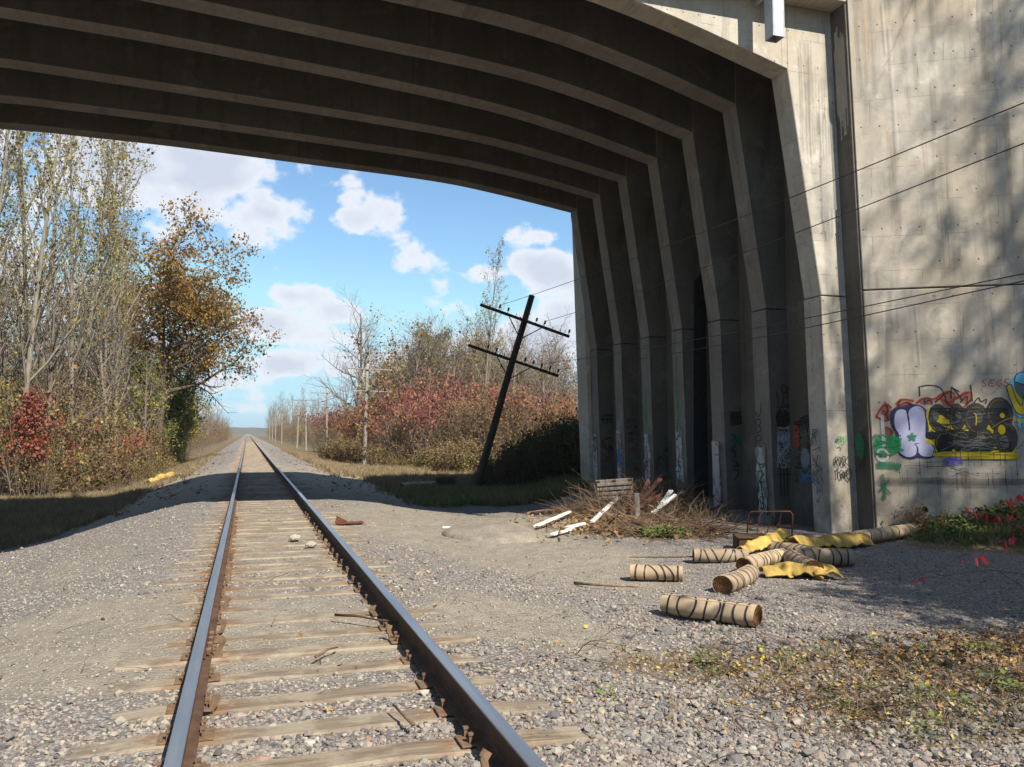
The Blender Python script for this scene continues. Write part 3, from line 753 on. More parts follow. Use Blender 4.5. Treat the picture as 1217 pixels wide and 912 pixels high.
g.fill(G([(150, 420), (200, 370), (260, 372), (290, 360), (350, 345), (430, 370), (460, 430), (455, 560), (440, 640), (500, 700), (505, 770), (440, 795), (360, 780), (290, 800), (210, 770), (175, 680), (200, 600), (150, 520)]), 'navy', .03)
g.fill(G([(185, 440), (215, 392), (275, 392), (300, 430), (310, 520), (330, 600), (350, 690), (350, 760), (280, 785), (215, 750), (195, 690), (225, 600), (180, 540)]), 'lilac', .012)
g.fill(G([(298, 420), (320, 380), (380, 358), (425, 385), (440, 440), (430, 540), (425, 640), (440, 670), (495, 700), (495, 765), (430, 782), (370, 760), (352, 690), (320, 600), (300, 520)]), 'lilac', .012)
g.stroke(G([(288, 400), (300, 480), (302, 560)]), .022, 'navy'); g.stroke(G([(370, 670), (330, 672), (365, 700), (358, 760)]), .014, 'navy'); g.stroke(G([(385, 378), (430, 400), (440, 470), (437, 560)]), .008, 'navy')
g.stroke(G([(180, 610), (230, 605)]), .02, 'navy')
g.build(wing, 'lilac bubble letter outlined in navy')
g = Paint(wallfn)       # yellow glow and black bubble letters
g.fill(G([(440, 420), (470, 380), (540, 370), (620, 400), (720, 420), (860, 400), (940, 500), (1040, 480), (1130, 600), (1140, 770), (980, 760), (900, 735), (860, 765), (790, 745), (740, 780), (660, 755), (600, 790), (500, 745), (510, 680), (430, 670), (440, 620), (470, 560)]), 'yellow', .03)
for x, y, rx, ry, c_ in ((540, 460, 80, 115, 'darkgrey'), (690, 450, 65, 110, 'darkgrey'), (840, 460, 100, 125, 'darkgrey'), (1025, 430, 105, 140, 'darkgrey'), (480, 605, 50, 32, 'black'), (575, 670, 75, 95, 'black'), (715, 660, 75, 95, 'black'), (810, 650, 60, 95, 'black'), (900, 650, 75, 100, 'darkgrey'), (1060, 620, 95, 130, 'darkgrey'), (650, 600, 190, 40, 'black')):
    a = gm(x, y); g.ell(a[0], a[1], rx*.00194, ry*.00212, c_, .018)
for x, y, rx, ry in ((540, 470, 62, 90), (690, 450, 50, 90), (845, 470, 80, 100), (575, 670, 62, 80), (715, 660, 62, 80), (900, 660, 62, 80), (1060, 620, 75, 110), (1025, 420, 85, 110)):
    a = gm(x, y); g.ring(a[0], a[1], rx*.00194, ry*.00212, .005, 'yellow_thin', rnd.randint(0, 90), rnd.randint(200, 330))
for x, y, rx, ry in ((520, 440, 25, 40), (860, 450, 30, 50), (1050, 660, 35, 55), (880, 640, 30, 40), (700, 440, 20, 50)):
    a = gm(x, y); g.ell(a[0], a[1], rx*.00194, ry*.00212, 'grey', .02)
g.scribble(*[gm(480, 500)[0], gm(1100, 500)[0], gm(500, 760)[1], gm(500, 380)[1]], 34, ['black', 'black_thin', 'grey', 'darkgrey'], .012, 41)
g.scribble(gm(480, 500)[0], gm(1150, 500)[0], gm(500, 790)[1], gm(500, 740)[1], 14, ['yellow', 'yellow_thin'], .02, 42)
g.stroke(G([(820, 420), (845, 425), (835, 520)]), .012, 'yellow'); g.stroke(G([(960, 540), (1060, 470), (1150, 450)]), .01, 'yellow_thin')
for x, y, rx, ry in ((1035, 555, 28, 38), (1045, 435, 18, 20)):
    a = gm(x, y); g.ell(a[0], a[1], rx*.00194, ry*.00212, 'yellow', .01)
a = gm(640, 815); g.ell(a[0], a[1], .15, .07, 'violet', .03)
for x in (660, 700, 760, 860, 960, 1010, 1050): g.stroke(G([(x, 740), (x+3, 800+rnd.random()*60)]), .008, 'black_thin')
g.build(wing, 'row of black bubble letters on a yellow glow')
g = Paint(wallfn)       # green scrawl and star
for x, y, rx, ry in ((45, 690, 42, 75), (165, 670, 60, 70), (55, 830, 30, 12)):
    a = gm(x, y); g.ell(a[0], a[1], rx*.0019, ry*.0021, 'green', .025)
for pts in ([(20, 630), (70, 660), (30, 720), (75, 770)], [(230, 625), (200, 680), (180, 650)], [(180, 700), (245, 725)]): g.stroke(G(pts), .03, 'green')
for i in range(5):
    a0, a1 = R(90+144*i), R(90+144*(i+1)); g.stroke([(gm(320, 615)[0]+.075*math.cos(a0), gm(320, 615)[1]+.075*math.sin(a0)), (gm(320, 615)[0]+.075*math.cos(a1), gm(320, 615)[1]+.075*math.sin(a1))], .018, 'green', False)
g.stroke([(.06, .87), (.30, .88), (.44, .84)], .10, 'green_dark'); g.stroke([(.14, .72), (.17, .4), (.14, .28)], .05, 'green_dark'); g.stroke([(.08, .42), (.24, .62)], .03, 'green_dark'); g.stroke([(.26, .38), (.1, .56)], .03, 'green_dark')
g.stroke([(.19, 1.75), (.19, 1.2)], .05, 'white_thin'); g.ring(.16, 1.05, .09, .10, .035, 'white_thin')
g.scribble(.05, .42, 1.05, 1.4, 12, ['green', 'green_dark'], .022, 43)
g.build(wing, 'green scrawl with a small star over the lilac letter')
g = Paint(wallfn)       # red SEGS tag
g.text('SEGS', gm(890, 200)[0], gm(890, 195)[1], .09, .12, 'red', .013, .15, .25)
g.stroke(G([(890, 210), (900, 260), (970, 260), (1030, 200), (1060, 100)]), .009, 'red_thin')
g.build(wing, 'small red tag above the black bubble letters')
g = Paint(wallfn)       # cyan and yellow letter at the right
g.fill(G([(1090, 230), (1130, 130), (1220, 60), (1400, 60), (1440, 300), (1360, 480), (1240, 590), (1150, 520), (1180, 440), (1130, 380)]), 'cyan', .02)
g.fill(G([(1140, 150), (1200, 160), (1300, 200), (1260, 330), (1200, 380), (1160, 250)]), 'grey', .01)
g.fill(G([(1085, 200), (1120, 160), (1150, 290), (1200, 380), (1270, 260), (1330, 230), (1340, 330), (1260, 420), (1170, 430), (1120, 340)]), 'yellow', .008)
g.fill(G([(1150, 150), (1170, 70), (1300, 60), (1330, 140), (1230, 170)]), 'cyan', .008)
for pts in ([(1085, 200), (1125, 155), (1150, 280), (1200, 375), (1220, 240), (1290, 230)], [(1090, 210), (1120, 340), (1170, 440), (1260, 420)], [(1150, 150), (1170, 70), (1300, 60)], [(1150, 150), (1230, 175)], [(1160, 500), (1150, 460), (1260, 450)], [(1200, 550), (1180, 500), (1270, 500)]): g.stroke(G(pts), .014, 'navy')
a = gm(1215, 520); g.ell(a[0], a[1], .04, .05, 'yellow', .008); a = gm(1175, 475); g.ell(a[0], a[1], .04, .03, 'yellow', .008)
g.stroke(G([(1140, 720), (1200, 670), (1220, 560)]), .008, 'navy')
g.build(wing, 'cyan and yellow letter near the right end of the piece')
g = Paint(wallfn)       # thin random tags over the rest
g.scribble(.5, 1.2, .7, .95, 3, ['black_thin'], .007, 44); g.scribble(1.2, 2.3, .65, 1.0, 4, ['black_thin', 'white_thin'], .007, 45)
g.build(wing, 'faint thin squiggles below the bubble letters')
g = Paint(wallfn)       # water streaks and rusty seepage down the wall
for q in range(60):
    u = .1+rnd.random()*4.5; v = rnd.choice((9.4, 8.8, 7.0, 5.4, 3.9))-rnd.random()*.4; L_ = min(v-2.6, .5+rnd.random()*2.0)
    g.stroke([(u, v), (u+.02*rnd.random(), v-L_*.5), (u+.03*rnd.random(), v-L_)], .02+.05*rnd.random(), rnd.choice(('streak', 'streak', 'salt', 'seep')))
for q in range(6): g.stroke([(.45+.1*q, 7.7+.22*q), (.55+.1*q, 7.85+.25*q)], .02, 'seep')
g.build(wing, 'water streaks and rusty seepage down the tall wall')
g = Paint(wallfn)       # stains: dark drips and a dirty tide line
g.stroke([(.05, .60), (.8, .62), (1.6, .60), (2.6, .63), (5, .62)], .10, 'grime')
for i in range(26): 
    u = .35+rnd.random()*1.9; v = 1.05-rnd.random()*.45; g.stroke([(u, v), (u+.01, v-.15-rnd.random()*.4)], .006, 'black_thin')
g.build(wing, 'dirty tide line and drips along the foot of the wall')

def yface(y): return lambda u, v, off: Vector((u, y-.008-off, v))
g = Paint(yface(RY[0]))
g.text('WAVES', 9.50, 1.27, .035, .10, 'green', .014, .1, .2); g.stroke([(9.53, 1.2), (9.62, 1.22), (9.6, 1.15)], .02, 'green')
g.text('ROCK', 9.45, .85, .06, .17, 'black', .016, .1, .18); g.text('TONE', 9.46, .62, .065, .17, 'black', .017, .05, .2)
g.stroke([(9.74, .86), (9.82, .7), (9.74, .58)], .014, 'black')
g.text('LAR', 9.48, .25, .06, .12, 'yellow_thin', .008, .1)
g.build(bridge, 'green and black tags on the first sunlit pier')
retfn = lambda u, v, off: Vector((9.985-.0376*(v+1.1)*1.0-off-.004, 12.28-u, v))
g = Paint(yface(RY[0]))
for q in range(12): g.stroke([(9.30+.03*q, 7.5-rnd.random()*.5), (9.32+.03*q, 7.0-rnd.random()*.8), (9.33+.03*q, 6.2-rnd.random()*1.4)], .028, 'salt')
for q in range(16): u = 8.9+rnd.random()*.75; v = 8.6-rnd.random()*.8; g.stroke([(u, v), (u+.01, v-.5), (u+.02, v-1.1-rnd.random())], .03, 'streak')
g.build(bridge, 'white salt streaks down the first pier')
g = Paint(retfn)
g.text('SHH', .02, 1.95, .07, .11, 'black_thin', .008, .2); g.text('SS', .06, 1.72, .07, .17, 'black_thin', .007); g.ell(.16, 1.2, .10, .22, 'green_dark', .06)
g.text('SURE', .0, .75, .06, .26, 'black_thin', .010, -.2, .25)
for q in range(9): g.stroke([(.08+.03*q, 8.9-rnd.random()*.6), (.09+.03*q, 8.2-rnd.random()*.8), (.08+.03*q, 7.4-rnd.random()*.9)], .03, 'salt')
g.build(wing, 'faint dark tags and white salt streaks on the shaded return')
def xface(y): return lambda u, v, off: Vector((9.40-.0289*(v+.9)-.012-off, y+RW-u, v))     # narrow shaded face of a pedestal, u from its far edge to its near edge
specs = {0: [('ell', .2, .95, .1, .28, 'green_dark')], 1: [], 2: [], 3: [], 4: [], 5: [], 6: []}
for i in range(7):
    g = Paint(xface(RY[i]))
    if i in (1, 2, 3, 4, 5, 6):
        top = {1: 1.15, 2: 1.25, 3: 1.45, 4: 1.4, 5: 1.5, 6: 1.4}[i]
        g.fill([(.05, top-1.45), (.33, top-1.45), (.33, top-.02), (.06, top)], 'white_thin', .05, False)
        g.scribble(.03, .35, top-1.35, top-.05, 9, ['grey', 'red', 'black', {1: 'green_dark', 2: 'red', 3: 'green_dark', 4: 'blue', 5: 'blue', 6: 'red_thin'}[i], 'white_thin'], .022, i)
        for q in range(10): g.ell(.03+.31*rnd.random(), top-1.4*rnd.random(), .03+.05*rnd.random(), .05+.08*rnd.random(), rnd.choice(['buff', 'grey', 'white_thin', 'buff']), .04)
        g.stroke([(.1, top-.3), (.25, top-.5), (.12, top-.7), (.26, top-.85)], .04, {1: 'green_dark', 2: 'red', 3: 'red_thin', 4: 'grey', 5: 'blue', 6: 'red_thin'}[i])
        g.text({1: 'TSK', 2: 'MA', 3: 'SA', 4: 'R', 5: 'L', 6: 'Z'}[i], .07, top-.95, .2, .26, 'black', .022, .1, .1, vertical=True)
    if i == 1: g.text('JBR', .08, 1.75, .2, .28, 'black', .022, .1, .1, vertical=True)
    if i == 3: g.text('BOSO', .10, 2.45, .18, .34, 'green', .026, 0, .05, vertical=True)
    if i == 4: g.text('SBO', .10, 2.25, .18, .34, 'green', .026, 0, .05, vertical=True)
    if i == 5: g.ell(.2, .75, .1, .3, 'blue', .03)
    if i == 0:
        g.text('VK', .1, .8, .16, .24, 'black', .02, .1, .15, vertical=True); g.text('LV', .12, .4, .16, .24, 'blue', .016, .1, .1, vertical=True)
    if i == 2: g.text('LX', .08, .35, .22, .22, 'blue', .02, .1, .1, vertical=True)
    if i == 0: g.scribble(.04, .36, .2, 1.5, 12, ['black_thin', 'green_dark', 'black_thin', 'blue'], .014, 40)
    if g.v: g.build(bridge)
g = Paint(yface(RY[1]))
g.ring(9.64, 2.30, .05, .08, .022, 'black'); g.stroke([(9.46, 2.25), (9.52, 2.0)], .02, 'black'); g.stroke([(9.74, 2.35), (9.70, 2.1)], .02, 'black'); g.stroke([(9.64, 2.2), (9.62, 2.0), (9.5, 1.8), (9.55, 1.6), (9.66, 1.85), (9.74, 1.6), (9.77, 1.85)], .024, 'black')
for u, r in ((9.53, .08), (9.66, .09)): g.ell(u, 1.72, r, .16, 'black_thin', .03)
g.fill([(9.46, .85), (9.79, .85), (9.79, 1.45), (9.46, 1.45)], 'grey_blue', .05, False); g.text('NEW', 9.48, 1.25, .08, .14, 'white_thin', .014); g.text('WER', 9.48, 1.0, .08, .14, 'white_thin', .014)
for u in (9.52, 9.60, 9.68): g.stroke([(u, .75), (u+.01, .2)], .022, 'black')
g.stroke([(9.47, .62), (9.77, .62)], .02, 'black')
g.scribble(9.45, 9.80, .75, 1.55, 22, ['white_thin', 'grey_blue', 'grey_blue', 'black_thin'], .014, 31); g.scribble(9.46, 9.8, 1.5, 2.0, 12, ['black', 'black_thin'], .014, 32)
g.build(bridge, 'black crowned figure tag above pale blue letters')
g = Paint(yface(RY[2]))
g.ell(9.62, 1.75, .12, .13, 'black_thin', .04); g.stroke([(9.5, 1.4), (9.62, 1.35), (9.5, 1.25), (9.62, 1.2), (9.5, 1.05), (9.62, 1.0), (9.5, .85), (9.6, .8)], .024, 'black'); g.stroke([(9.5, .65), (9.7, .62), (9.55, .4)], .022, 'black'); g.ell(9.66, 1.25, .06, .1, 'green_dark', .04)
g.scribble(9.48, 9.76, 1.6, 1.9, 12, ['black', 'black_thin'], .02, 33); g.scribble(9.48, 9.7, .7, 1.4, 8, ['black', 'green_dark'], .014, 34)
g.build(bridge, 'black zigzag tag with a green patch')
g = Paint(yface(RY[4])); g.scribble(9.45, 9.78, .5, 1.3, 14, ['green_dark', 'black_thin', 'grey'], .018, 35); g.build(bridge)
g = Paint(yface(RY[5]))
for r_, t_ in enumerate(('LE FAT', 'EST UNE', 'MAQUETTE', 'STOP')): g.text(t_, 9.44, 1.72-.17*r_, .034, .10, 'black', .011, .15, .25)
g.scribble(9.46, 9.76, .45, 1.1, 12, ['red_thin', 'red_thin', 'grey'], .03, 37)
g.build(bridge, 'black lines of handwriting above red smears')
g = Paint(yface(RY[6])); g.text('KTC', 9.42, 1.7, .10, .28, 'black', .022, .1, .15); g.stroke([(9.38, 1.83), (9.8, 1.83)], .02, 'black'); g.scribble(9.42, 9.76, .6, 1.3, 12, ['red_thin', 'red_thin', 'black_thin'], .03, 36); g.build(bridge, 'black tag with a bar on the farthest pier')
g = Paint(yface(RY[3])); g.fill([(9.53, -.4), (9.85, -.4), (9.85, 5.2), (9.60, 5.0), (9.56, 3.0), (9.53, 1.0)], 'deep_shade', .14, False); g.fill([(9.62, -.4), (9.9, -.4), (9.9, 4.6), (9.68, 4.4)], 'deep_shade', .10, False); g.build(bridge, 'painted black shade fading into the side opening')  # shade painted on the leg side, darkening toward the opening
# back wall bay between the first two piers: two loose faces
bwfn = lambda u, v, off: Vector((9.756-off, u, v))
g = Paint(bwfn)
g.ring(13.55, 1.35, .18, .35, .03, 'black'); g.ring(13.2, 1.1, .16, .3, .035, 'black'); g.fill([(13.62, 1.1), (13.8, 1.2), (13.78, 1.6), (13.66, 1.68)], 'red', .05); g.scribble(13.0, 13.8, .5, 1.7, 16, ['black', 'black_thin', 'grey', 'green_dark'], .02, 38); g.stroke([(13.6, 1.7), (13.3, 1.8), (13.05, 1.5), (13.0, .9), (13.2, .6)], .03, 'black'); g.ell(13.45, .95, .12, .18, 'grey_blue', .08); g.scribble(13.0, 13.6, .3, .8, 7, ['blue', 'green_dark'], .02, 39)
g.build(bridge, 'black outlined face shape with a red side')
# ------------------------------------------------------------------ scatter helper: many small alike pieces as one "stuff" object
def proto_coll(name, meshes):
    c = bpy.data.collections.new(name)
    for i, m_ in enumerate(meshes):
        o = bpy.data.objects.new('%s_%02d' % (name, i), m_); c.objects.link(o)
    return c
def scatter(name, P, rot, sc, tint, pick, coll, label=None):
    me = bpy.data.meshes.new(name)
    n = len(P); me.vertices.add(n); me.vertices.foreach_set('co', np.asarray(P, np.float32).ravel())
    for nm, ty, key, arr in (('rot', 'FLOAT_VECTOR', 'vector', rot), ('sc', 'FLOAT_VECTOR', 'vector', sc), ('tint', 'FLOAT', 'value', tint), ('pick', 'INT', 'value', pick)):
        a = me.attributes.new(nm, ty, 'POINT'); a.data.foreach_set(key, np.asarray(arr, np.int32 if ty == 'INT' else np.float32).ravel())
    me.update()
    ng = bpy.data.node_groups.new('scatter_'+name, 'GeometryNodeTree')
    ng.interface.new_socket('Geometry', in_out='INPUT', socket_type='NodeSocketGeometry')
    ng.interface.new_socket('Geometry', in_out='OUTPUT', socket_type='NodeSocketGeometry')
    N = ng.nodes; L = ng.links
    gi, go = N.new('NodeGroupInput'), N.new('NodeGroupOutput')
    iop = N.new('GeometryNodeInstanceOnPoints'); ci = N.new('GeometryNodeCollectionInfo')
    ci.inputs['Collection'].default_value = coll; ci.inputs['Separate Children'].default_value = True; ci.inputs['Reset Children'].default_value = True
    def na(nm, ty):
        q = N.new('GeometryNodeInputNamedAttribute'); q.data_type = ty; q.inputs['Name'].default_value = nm
        return [o_ for o_ in q.outputs if o_.enabled and o_.name == 'Attribute'][0]
    e2r = N.new('FunctionNodeEulerToRotation')
    L.new(na('rot', 'FLOAT_VECTOR'), e2r.inputs[0])
    L.new(gi.outputs[0], iop.inputs['Points']); L.new(ci.outputs[0], iop.inputs['Instance'])
    iop.inputs['Pick Instance'].default_value = True
    L.new(na('pick', 'INT'), iop.inputs['Instance Index']); L.new(e2r.outputs[0], iop.inputs['Rotation']); L.new(na('sc', 'FLOAT_VECTOR'), iop.inputs['Scale'])
    L.new(iop.outputs[0], go.inputs[0])
    o = link(name, me, kind='stuff', label=label)
    md = o.modifiers.new('scatter', 'NODES'); md.node_group = ng
    return o
nr = np.random.default_rng(11)

def stone_mesh(i, mat):
    bm = bmesh.new(); bmesh.ops.create_icosphere(bm, subdivisions=1, radius=1.0)
    r_ = random.Random(i)
    ax = [r_.uniform(.7, 1.25), r_.uniform(.65, 1.1), r_.uniform(.5, .85)]
    cuts = [Vector((r_.gauss(0, 1), r_.gauss(0, 1), r_.gauss(0, 1))).normalized() for _ in range(5)]
    for v in bm.verts:
        for c_ in cuts:
            d = v.co.dot(c_)-r_.uniform(.5, .62)
            if d > 0: v.co -= c_*d
        v.co = Vector((v.co.x*ax[0], v.co.y*ax[1], v.co.z*ax[2]))*r_.uniform(.93, 1.07)
    me = bpy.data.meshes.new('stone'); bm.to_mesh(me); bm.free(); me.materials.append(mat)
    return me
STONES = proto_coll('stone_forms', [stone_mesh(i, M['stone']) for i in range(9)])
DSTONES = proto_coll('dusty_stone_forms', [stone_mesh(i+20, M['stone_dusty']) for i in range(6)])

def lattice_noise(x, y, s_, seed=0):
    return np.array([mnoise.noise(Vector((a*s_, b*s_, seed))) for a, b in zip(x, y)])
# candidates with a density that falls with distance from the track section in view
def candidates(n, x0, x1, y0, y1, power=1.9):
    u = nr.random(n); y = (y0**(1-power)+u*(y1**(1-power)-y0**(1-power)))**(1/(1-power))
    x = x0+(x1-x0)*nr.random(n)
    return x, y
def in_view(x, y, m=.4):
    # keep what the camera region can see plus a margin on all sides, so a step aside still finds stones
    ang = np.degrees(np.arctan2(x-CAM.x, y)); return (ang > -20) & (ang < 56) | (np.hypot(x, y) < 6)
x, y = candidates(640000, -9.5, 12, 2.3, 30, 1.75)
k_ = in_view(x, y); x, y = x[k_], y[k_]
sm_, vm_ = sand_mask(x, y), veg_mask(x, y)
nzz = lattice_noise(x, y, 1.3, 3.0)
near_ = sm(0, 1, 1.0)
dens = np.clip(1.05-1.1*np.clip(sm_*1.25+nzz*.5, 0, 1)-.85*np.clip(vm_+nzz*.4, 0, 1), 0.42, 1)
keep = nr.random(len(x)) < dens*.62
# the tops of the ties stay mostly clear
TIE_Y0, TIE_DY = 3.16, .555
fr = np.abs(((y-TIE_Y0)/TIE_DY) % 1.0); ontie = ((fr < .165) | (fr > .835)) & (np.abs(x) < 1.33)
keep &= ~(ontie & (nr.random(len(x)) < .90))
keep &= ~((np.abs(np.abs(x)-.75) < .075))
keep &= ~((x-WP[0])*WN[0]+(y-WP[1])*WN[1] < .02) | (x < 9.2)
x, y, sm_ = x[keep], y[keep], sm_[keep]
size = np.exp(nr.normal(0, .38, len(x)))*.0145
size *= np.where(nr.random(len(x)) < .01, 1.35, 1)*(1-.5*np.clip(sm_*1.3, 0, 1))
size *= np.clip(1-.35*sm(3.6, 6, x)*sm(4.5, 6.5, y), .3, 1)
zz = ground_z(x, y)+np.array([mnoise.noise(Vector((a*.9, b*.9, 0)))*.05+mnoise.noise(Vector((a*3.1, b*3.1, 0)))*.0175 for a, b in zip(x, y)])*(1-(1-sm(1.1, 1.5, np.abs(x)))*.86)
zz += size*nr.uniform(-.15, .45, len(x))
dusty = nr.random(len(x)) < np.clip(.22+sm_*1.3+np.clip(nzz[keep]*.5, 0, .3), 0, .97)
def put_stones(mask, coll, name, lab, npk):
    n = mask.sum(); s3 = np.repeat(size[mask][:, None], 3, 1)
    scatter(name, np.stack([x[mask], y[mask], zz[mask]], 1), nr.uniform(-.5, .5, (n, 3))+np.array([0, 0, 1])*nr.uniform(0, 6.28, (n, 1)), s3, nr.random(n), nr.integers(0, npk, n), coll, lab)
put_stones(~dusty, STONES, 'ballast_stones', 'loose grey and pink crushed stone beside and between the rails', 9)
put_stones(dusty, DSTONES, 'dusty_stones', 'small dusty beige stones half sunk in the sand', 6)

# ------------------------------------------------------------------ the railway track
track = thing('railway_track', 'single straight railway track on worn sandy wooden ties running under the bridge', 'railway track')
track['kind'] = 'thing'
H = [(-.036, 0), (.036, 0), (.0375, -.008), (.0375, -.030), (.012, -.042), (.008, -.140), (.020, -.150), (.070, -.160), (.070, -.172), (-.070, -.172), (-.070, -.160), (-.020, -.150), (-.008, -.140), (-.012, -.042), (-.0375, -.030), (-.0375, -.008)]
ys = [-6, 1, 3, 4, 5, 6, 8, 10, 14, 20, 40, 90, 200, 520]
rails = []
for sx in (-.75, .75):
    v, f, fm = [], [], []
    for yy in ys:
        wob = mnoise.noise(Vector((yy*.2, sx, 0)))*.004 if 0 < yy < 100 else 0
        for a, b in H: v.append((sx+a+wob, yy, b))
    n = len(H)
    for i in range(len(ys)-1):
        for j in range(n):
            j2 = (j+1) % n
            f.append((i*n+j, i*n+n+j, i*n+n+j2, i*n+j2)); fm.append(0 if j in (0, 15) else 1)
    f.append(tuple(range(n))); fm.append(1)
    me = raw_mesh('rail', v, f, [M['rail_head_steel'], M['rail_rust']], fmat=fm)
    bm = bmesh.new(); bm.from_mesh(me); bmesh.ops.recalc_face_normals(bm, faces=bm.faces); bm.to_mesh(me); bm.free()
    rails.append(link('rail', me, track, label='left steel rail with a blue-grey worn top' if sx < 0 else 'right steel rail with a dark rusty side'))
# rail joint: angle bars with bolts
for side in (-1, 1):
    jb = MB().obox((-.75+side*.022, 6.25, -.10), (-.75+side*.022, 6.95, -.10), .022, .085).build('joint_bar', M['rust_dark'], rails[0], bevel=.004)
for i in range(4):
    MB().tube([(-.75+.034, 6.34+i*.17, -.10), (-.75+.066, 6.34+i*.17, -.10)], .016, 6).build('joint_bolt', M['rust_bright'], rails[0])
# anchors: bent clips gripping the rail foot
def anchor_mesh():
    mb = MB()
    mb.obox((-.05, 0, -.01), (.05, 0, -.01), .035, .012)
    mb.obox((.045, 0, -.012), (.072, 0, .045), .034, .012, up=(0, 1, 0))
    mb.obox((.072, 0, .04), (.060, 0, .075), .05, .010, up=(0, 1, 0))
    me = raw_mesh('rail_anchor', mb.v, mb.f, M['rust_bright']); return me
am = anchor_mesh()
for ri, sx in enumerate((-.75, .75)):
    for i in range(20):
        yy = TIE_Y0+TIE_DY*(i)+rnd.choice((-.15, .15))
        if rnd.random() < .6: continue
        o = link('rail_anchor', am, rails[ri], (sx+(.065 if sx < 0 else -.065), yy, -.165), (rnd.uniform(-.2, .2), rnd.uniform(-.3, .2), (0 if sx < 0 else math.pi)+rnd.uniform(-.25, .25)))
def tie_mesh(i):
    r_ = random.Random(i*3+1); nx = 9; v, f = [], []
    L_ = 1.30; w = .112
    xs = [-L_+2*L_*j/(nx-1) for j in range(nx)]
    for j, a in enumerate(xs):
        e = r_.uniform(-.012, .012)
        top = r_.uniform(-.006, .006)
        ww = w*r_.uniform(.93, 1.05)
        if j in (0, nx-1): top -= r_.uniform(0, .03); ww *= r_.uniform(.85, 1)
        v += [(a+e, -ww, -.17), (a+e, -ww, -.016+top), (a+e, -ww*.86, top), (a, ww*.1, top-r_.uniform(0, .006)), (a+e, ww*.86, top-.002), (a+e, ww, -.018+top), (a+e, ww, -.17)]
    for j in range(nx-1):
        for q in range(6): f.append((j*7+q, j*7+q+1, j*7+8+q, j*7+7+q))
    f.append(tuple(range(7))[::-1]); f.append(tuple((nx-1)*7+q for q in range(7)))
    me = raw_mesh('tie', v, f, M['tie']); return me
tmesh = [tie_mesh(i) for i in range(8)]
def bx_mesh(name, w, l, h, mat, bevel=0):
    mb = MB().box(-w/2, w/2, -l/2, l/2, -h/2, h/2)
    me = raw_mesh(name, mb.v, mb.f, mat)
    if bevel:
        bm = bmesh.new(); bm.from_mesh(me); bmesh.ops.bevel(bm, geom=list(bm.edges), offset=bevel, segments=1, affect='EDGES'); bm.to_mesh(me); bm.free()
    return me
plate_m = bx_mesh('tie_plate', .28, .17, .012, M['rust_bright'], .003)
spk = MB().box(-.008, .008, -.008, .008, -.03, .022).box(-.016, .013, -.014, .014, .022, .034)
spike_m = raw_mesh('spike', spk.v, spk.f, M['rust_bright'])
NT = 280
tv, tf = [], []
for i in range(NT):
    yy = TIE_Y0+TIE_DY*i+(rnd.uniform(-.03, .03) if i > 0 else 0)
    sh = rnd.uniform(-.09, .09)*(1.3 if rnd.random() < .3 else .6)
    buried = .012*math.exp(-((yy-8.5)/1.4)**2)*0
    t_ = link('tie', tmesh[rnd.randrange(8)], track, (sh, yy, -.189+rnd.uniform(-.012, .007)-buried), (rnd.uniform(-.006, .006), 0, rnd.uniform(-.018, .018)+(math.pi if rnd.random() < .5 else 0)))
    if i < 26:
        flip = abs(t_.rotation_euler.z) > 1
        for sx in (-.75, .75):
            lx = (sx-sh)*(-1 if flip else 1)
            link('tie_plate', plate_m, t_, (lx, 0, .008))
            for dx, dy in ((-.088, .05), (-.088, -.05), (.088, .05), (.088, -.05)):
                if rnd.random() < .8: link('spike', spike_m, t_, (lx+dx, dy, .03+rnd.uniform(-.008, .01)), (0, 0, math.pi if dx < 0 else 0))
vv, ff = [], []
for i in range(NT, NT+620):
    yy = TIE_Y0+TIE_DY*i
    b = len(vv); vv += [(-1.3, yy-.11, -.19), (1.3, yy-.11, -.19), (1.3, yy+.11, -.19), (-1.3, yy+.11, -.19)]; ff.append((b, b+1, b+2, b+3))
    vv += [(-1.3, yy-.11, -.3), (1.3, yy-.11, -.3)]; ff.append((b+4, b+5, b+1, b))
fo = link('distant_ties', raw_mesh('distant_ties', vv, ff, M['tie']), track); fo['kind'] = 'stuff'

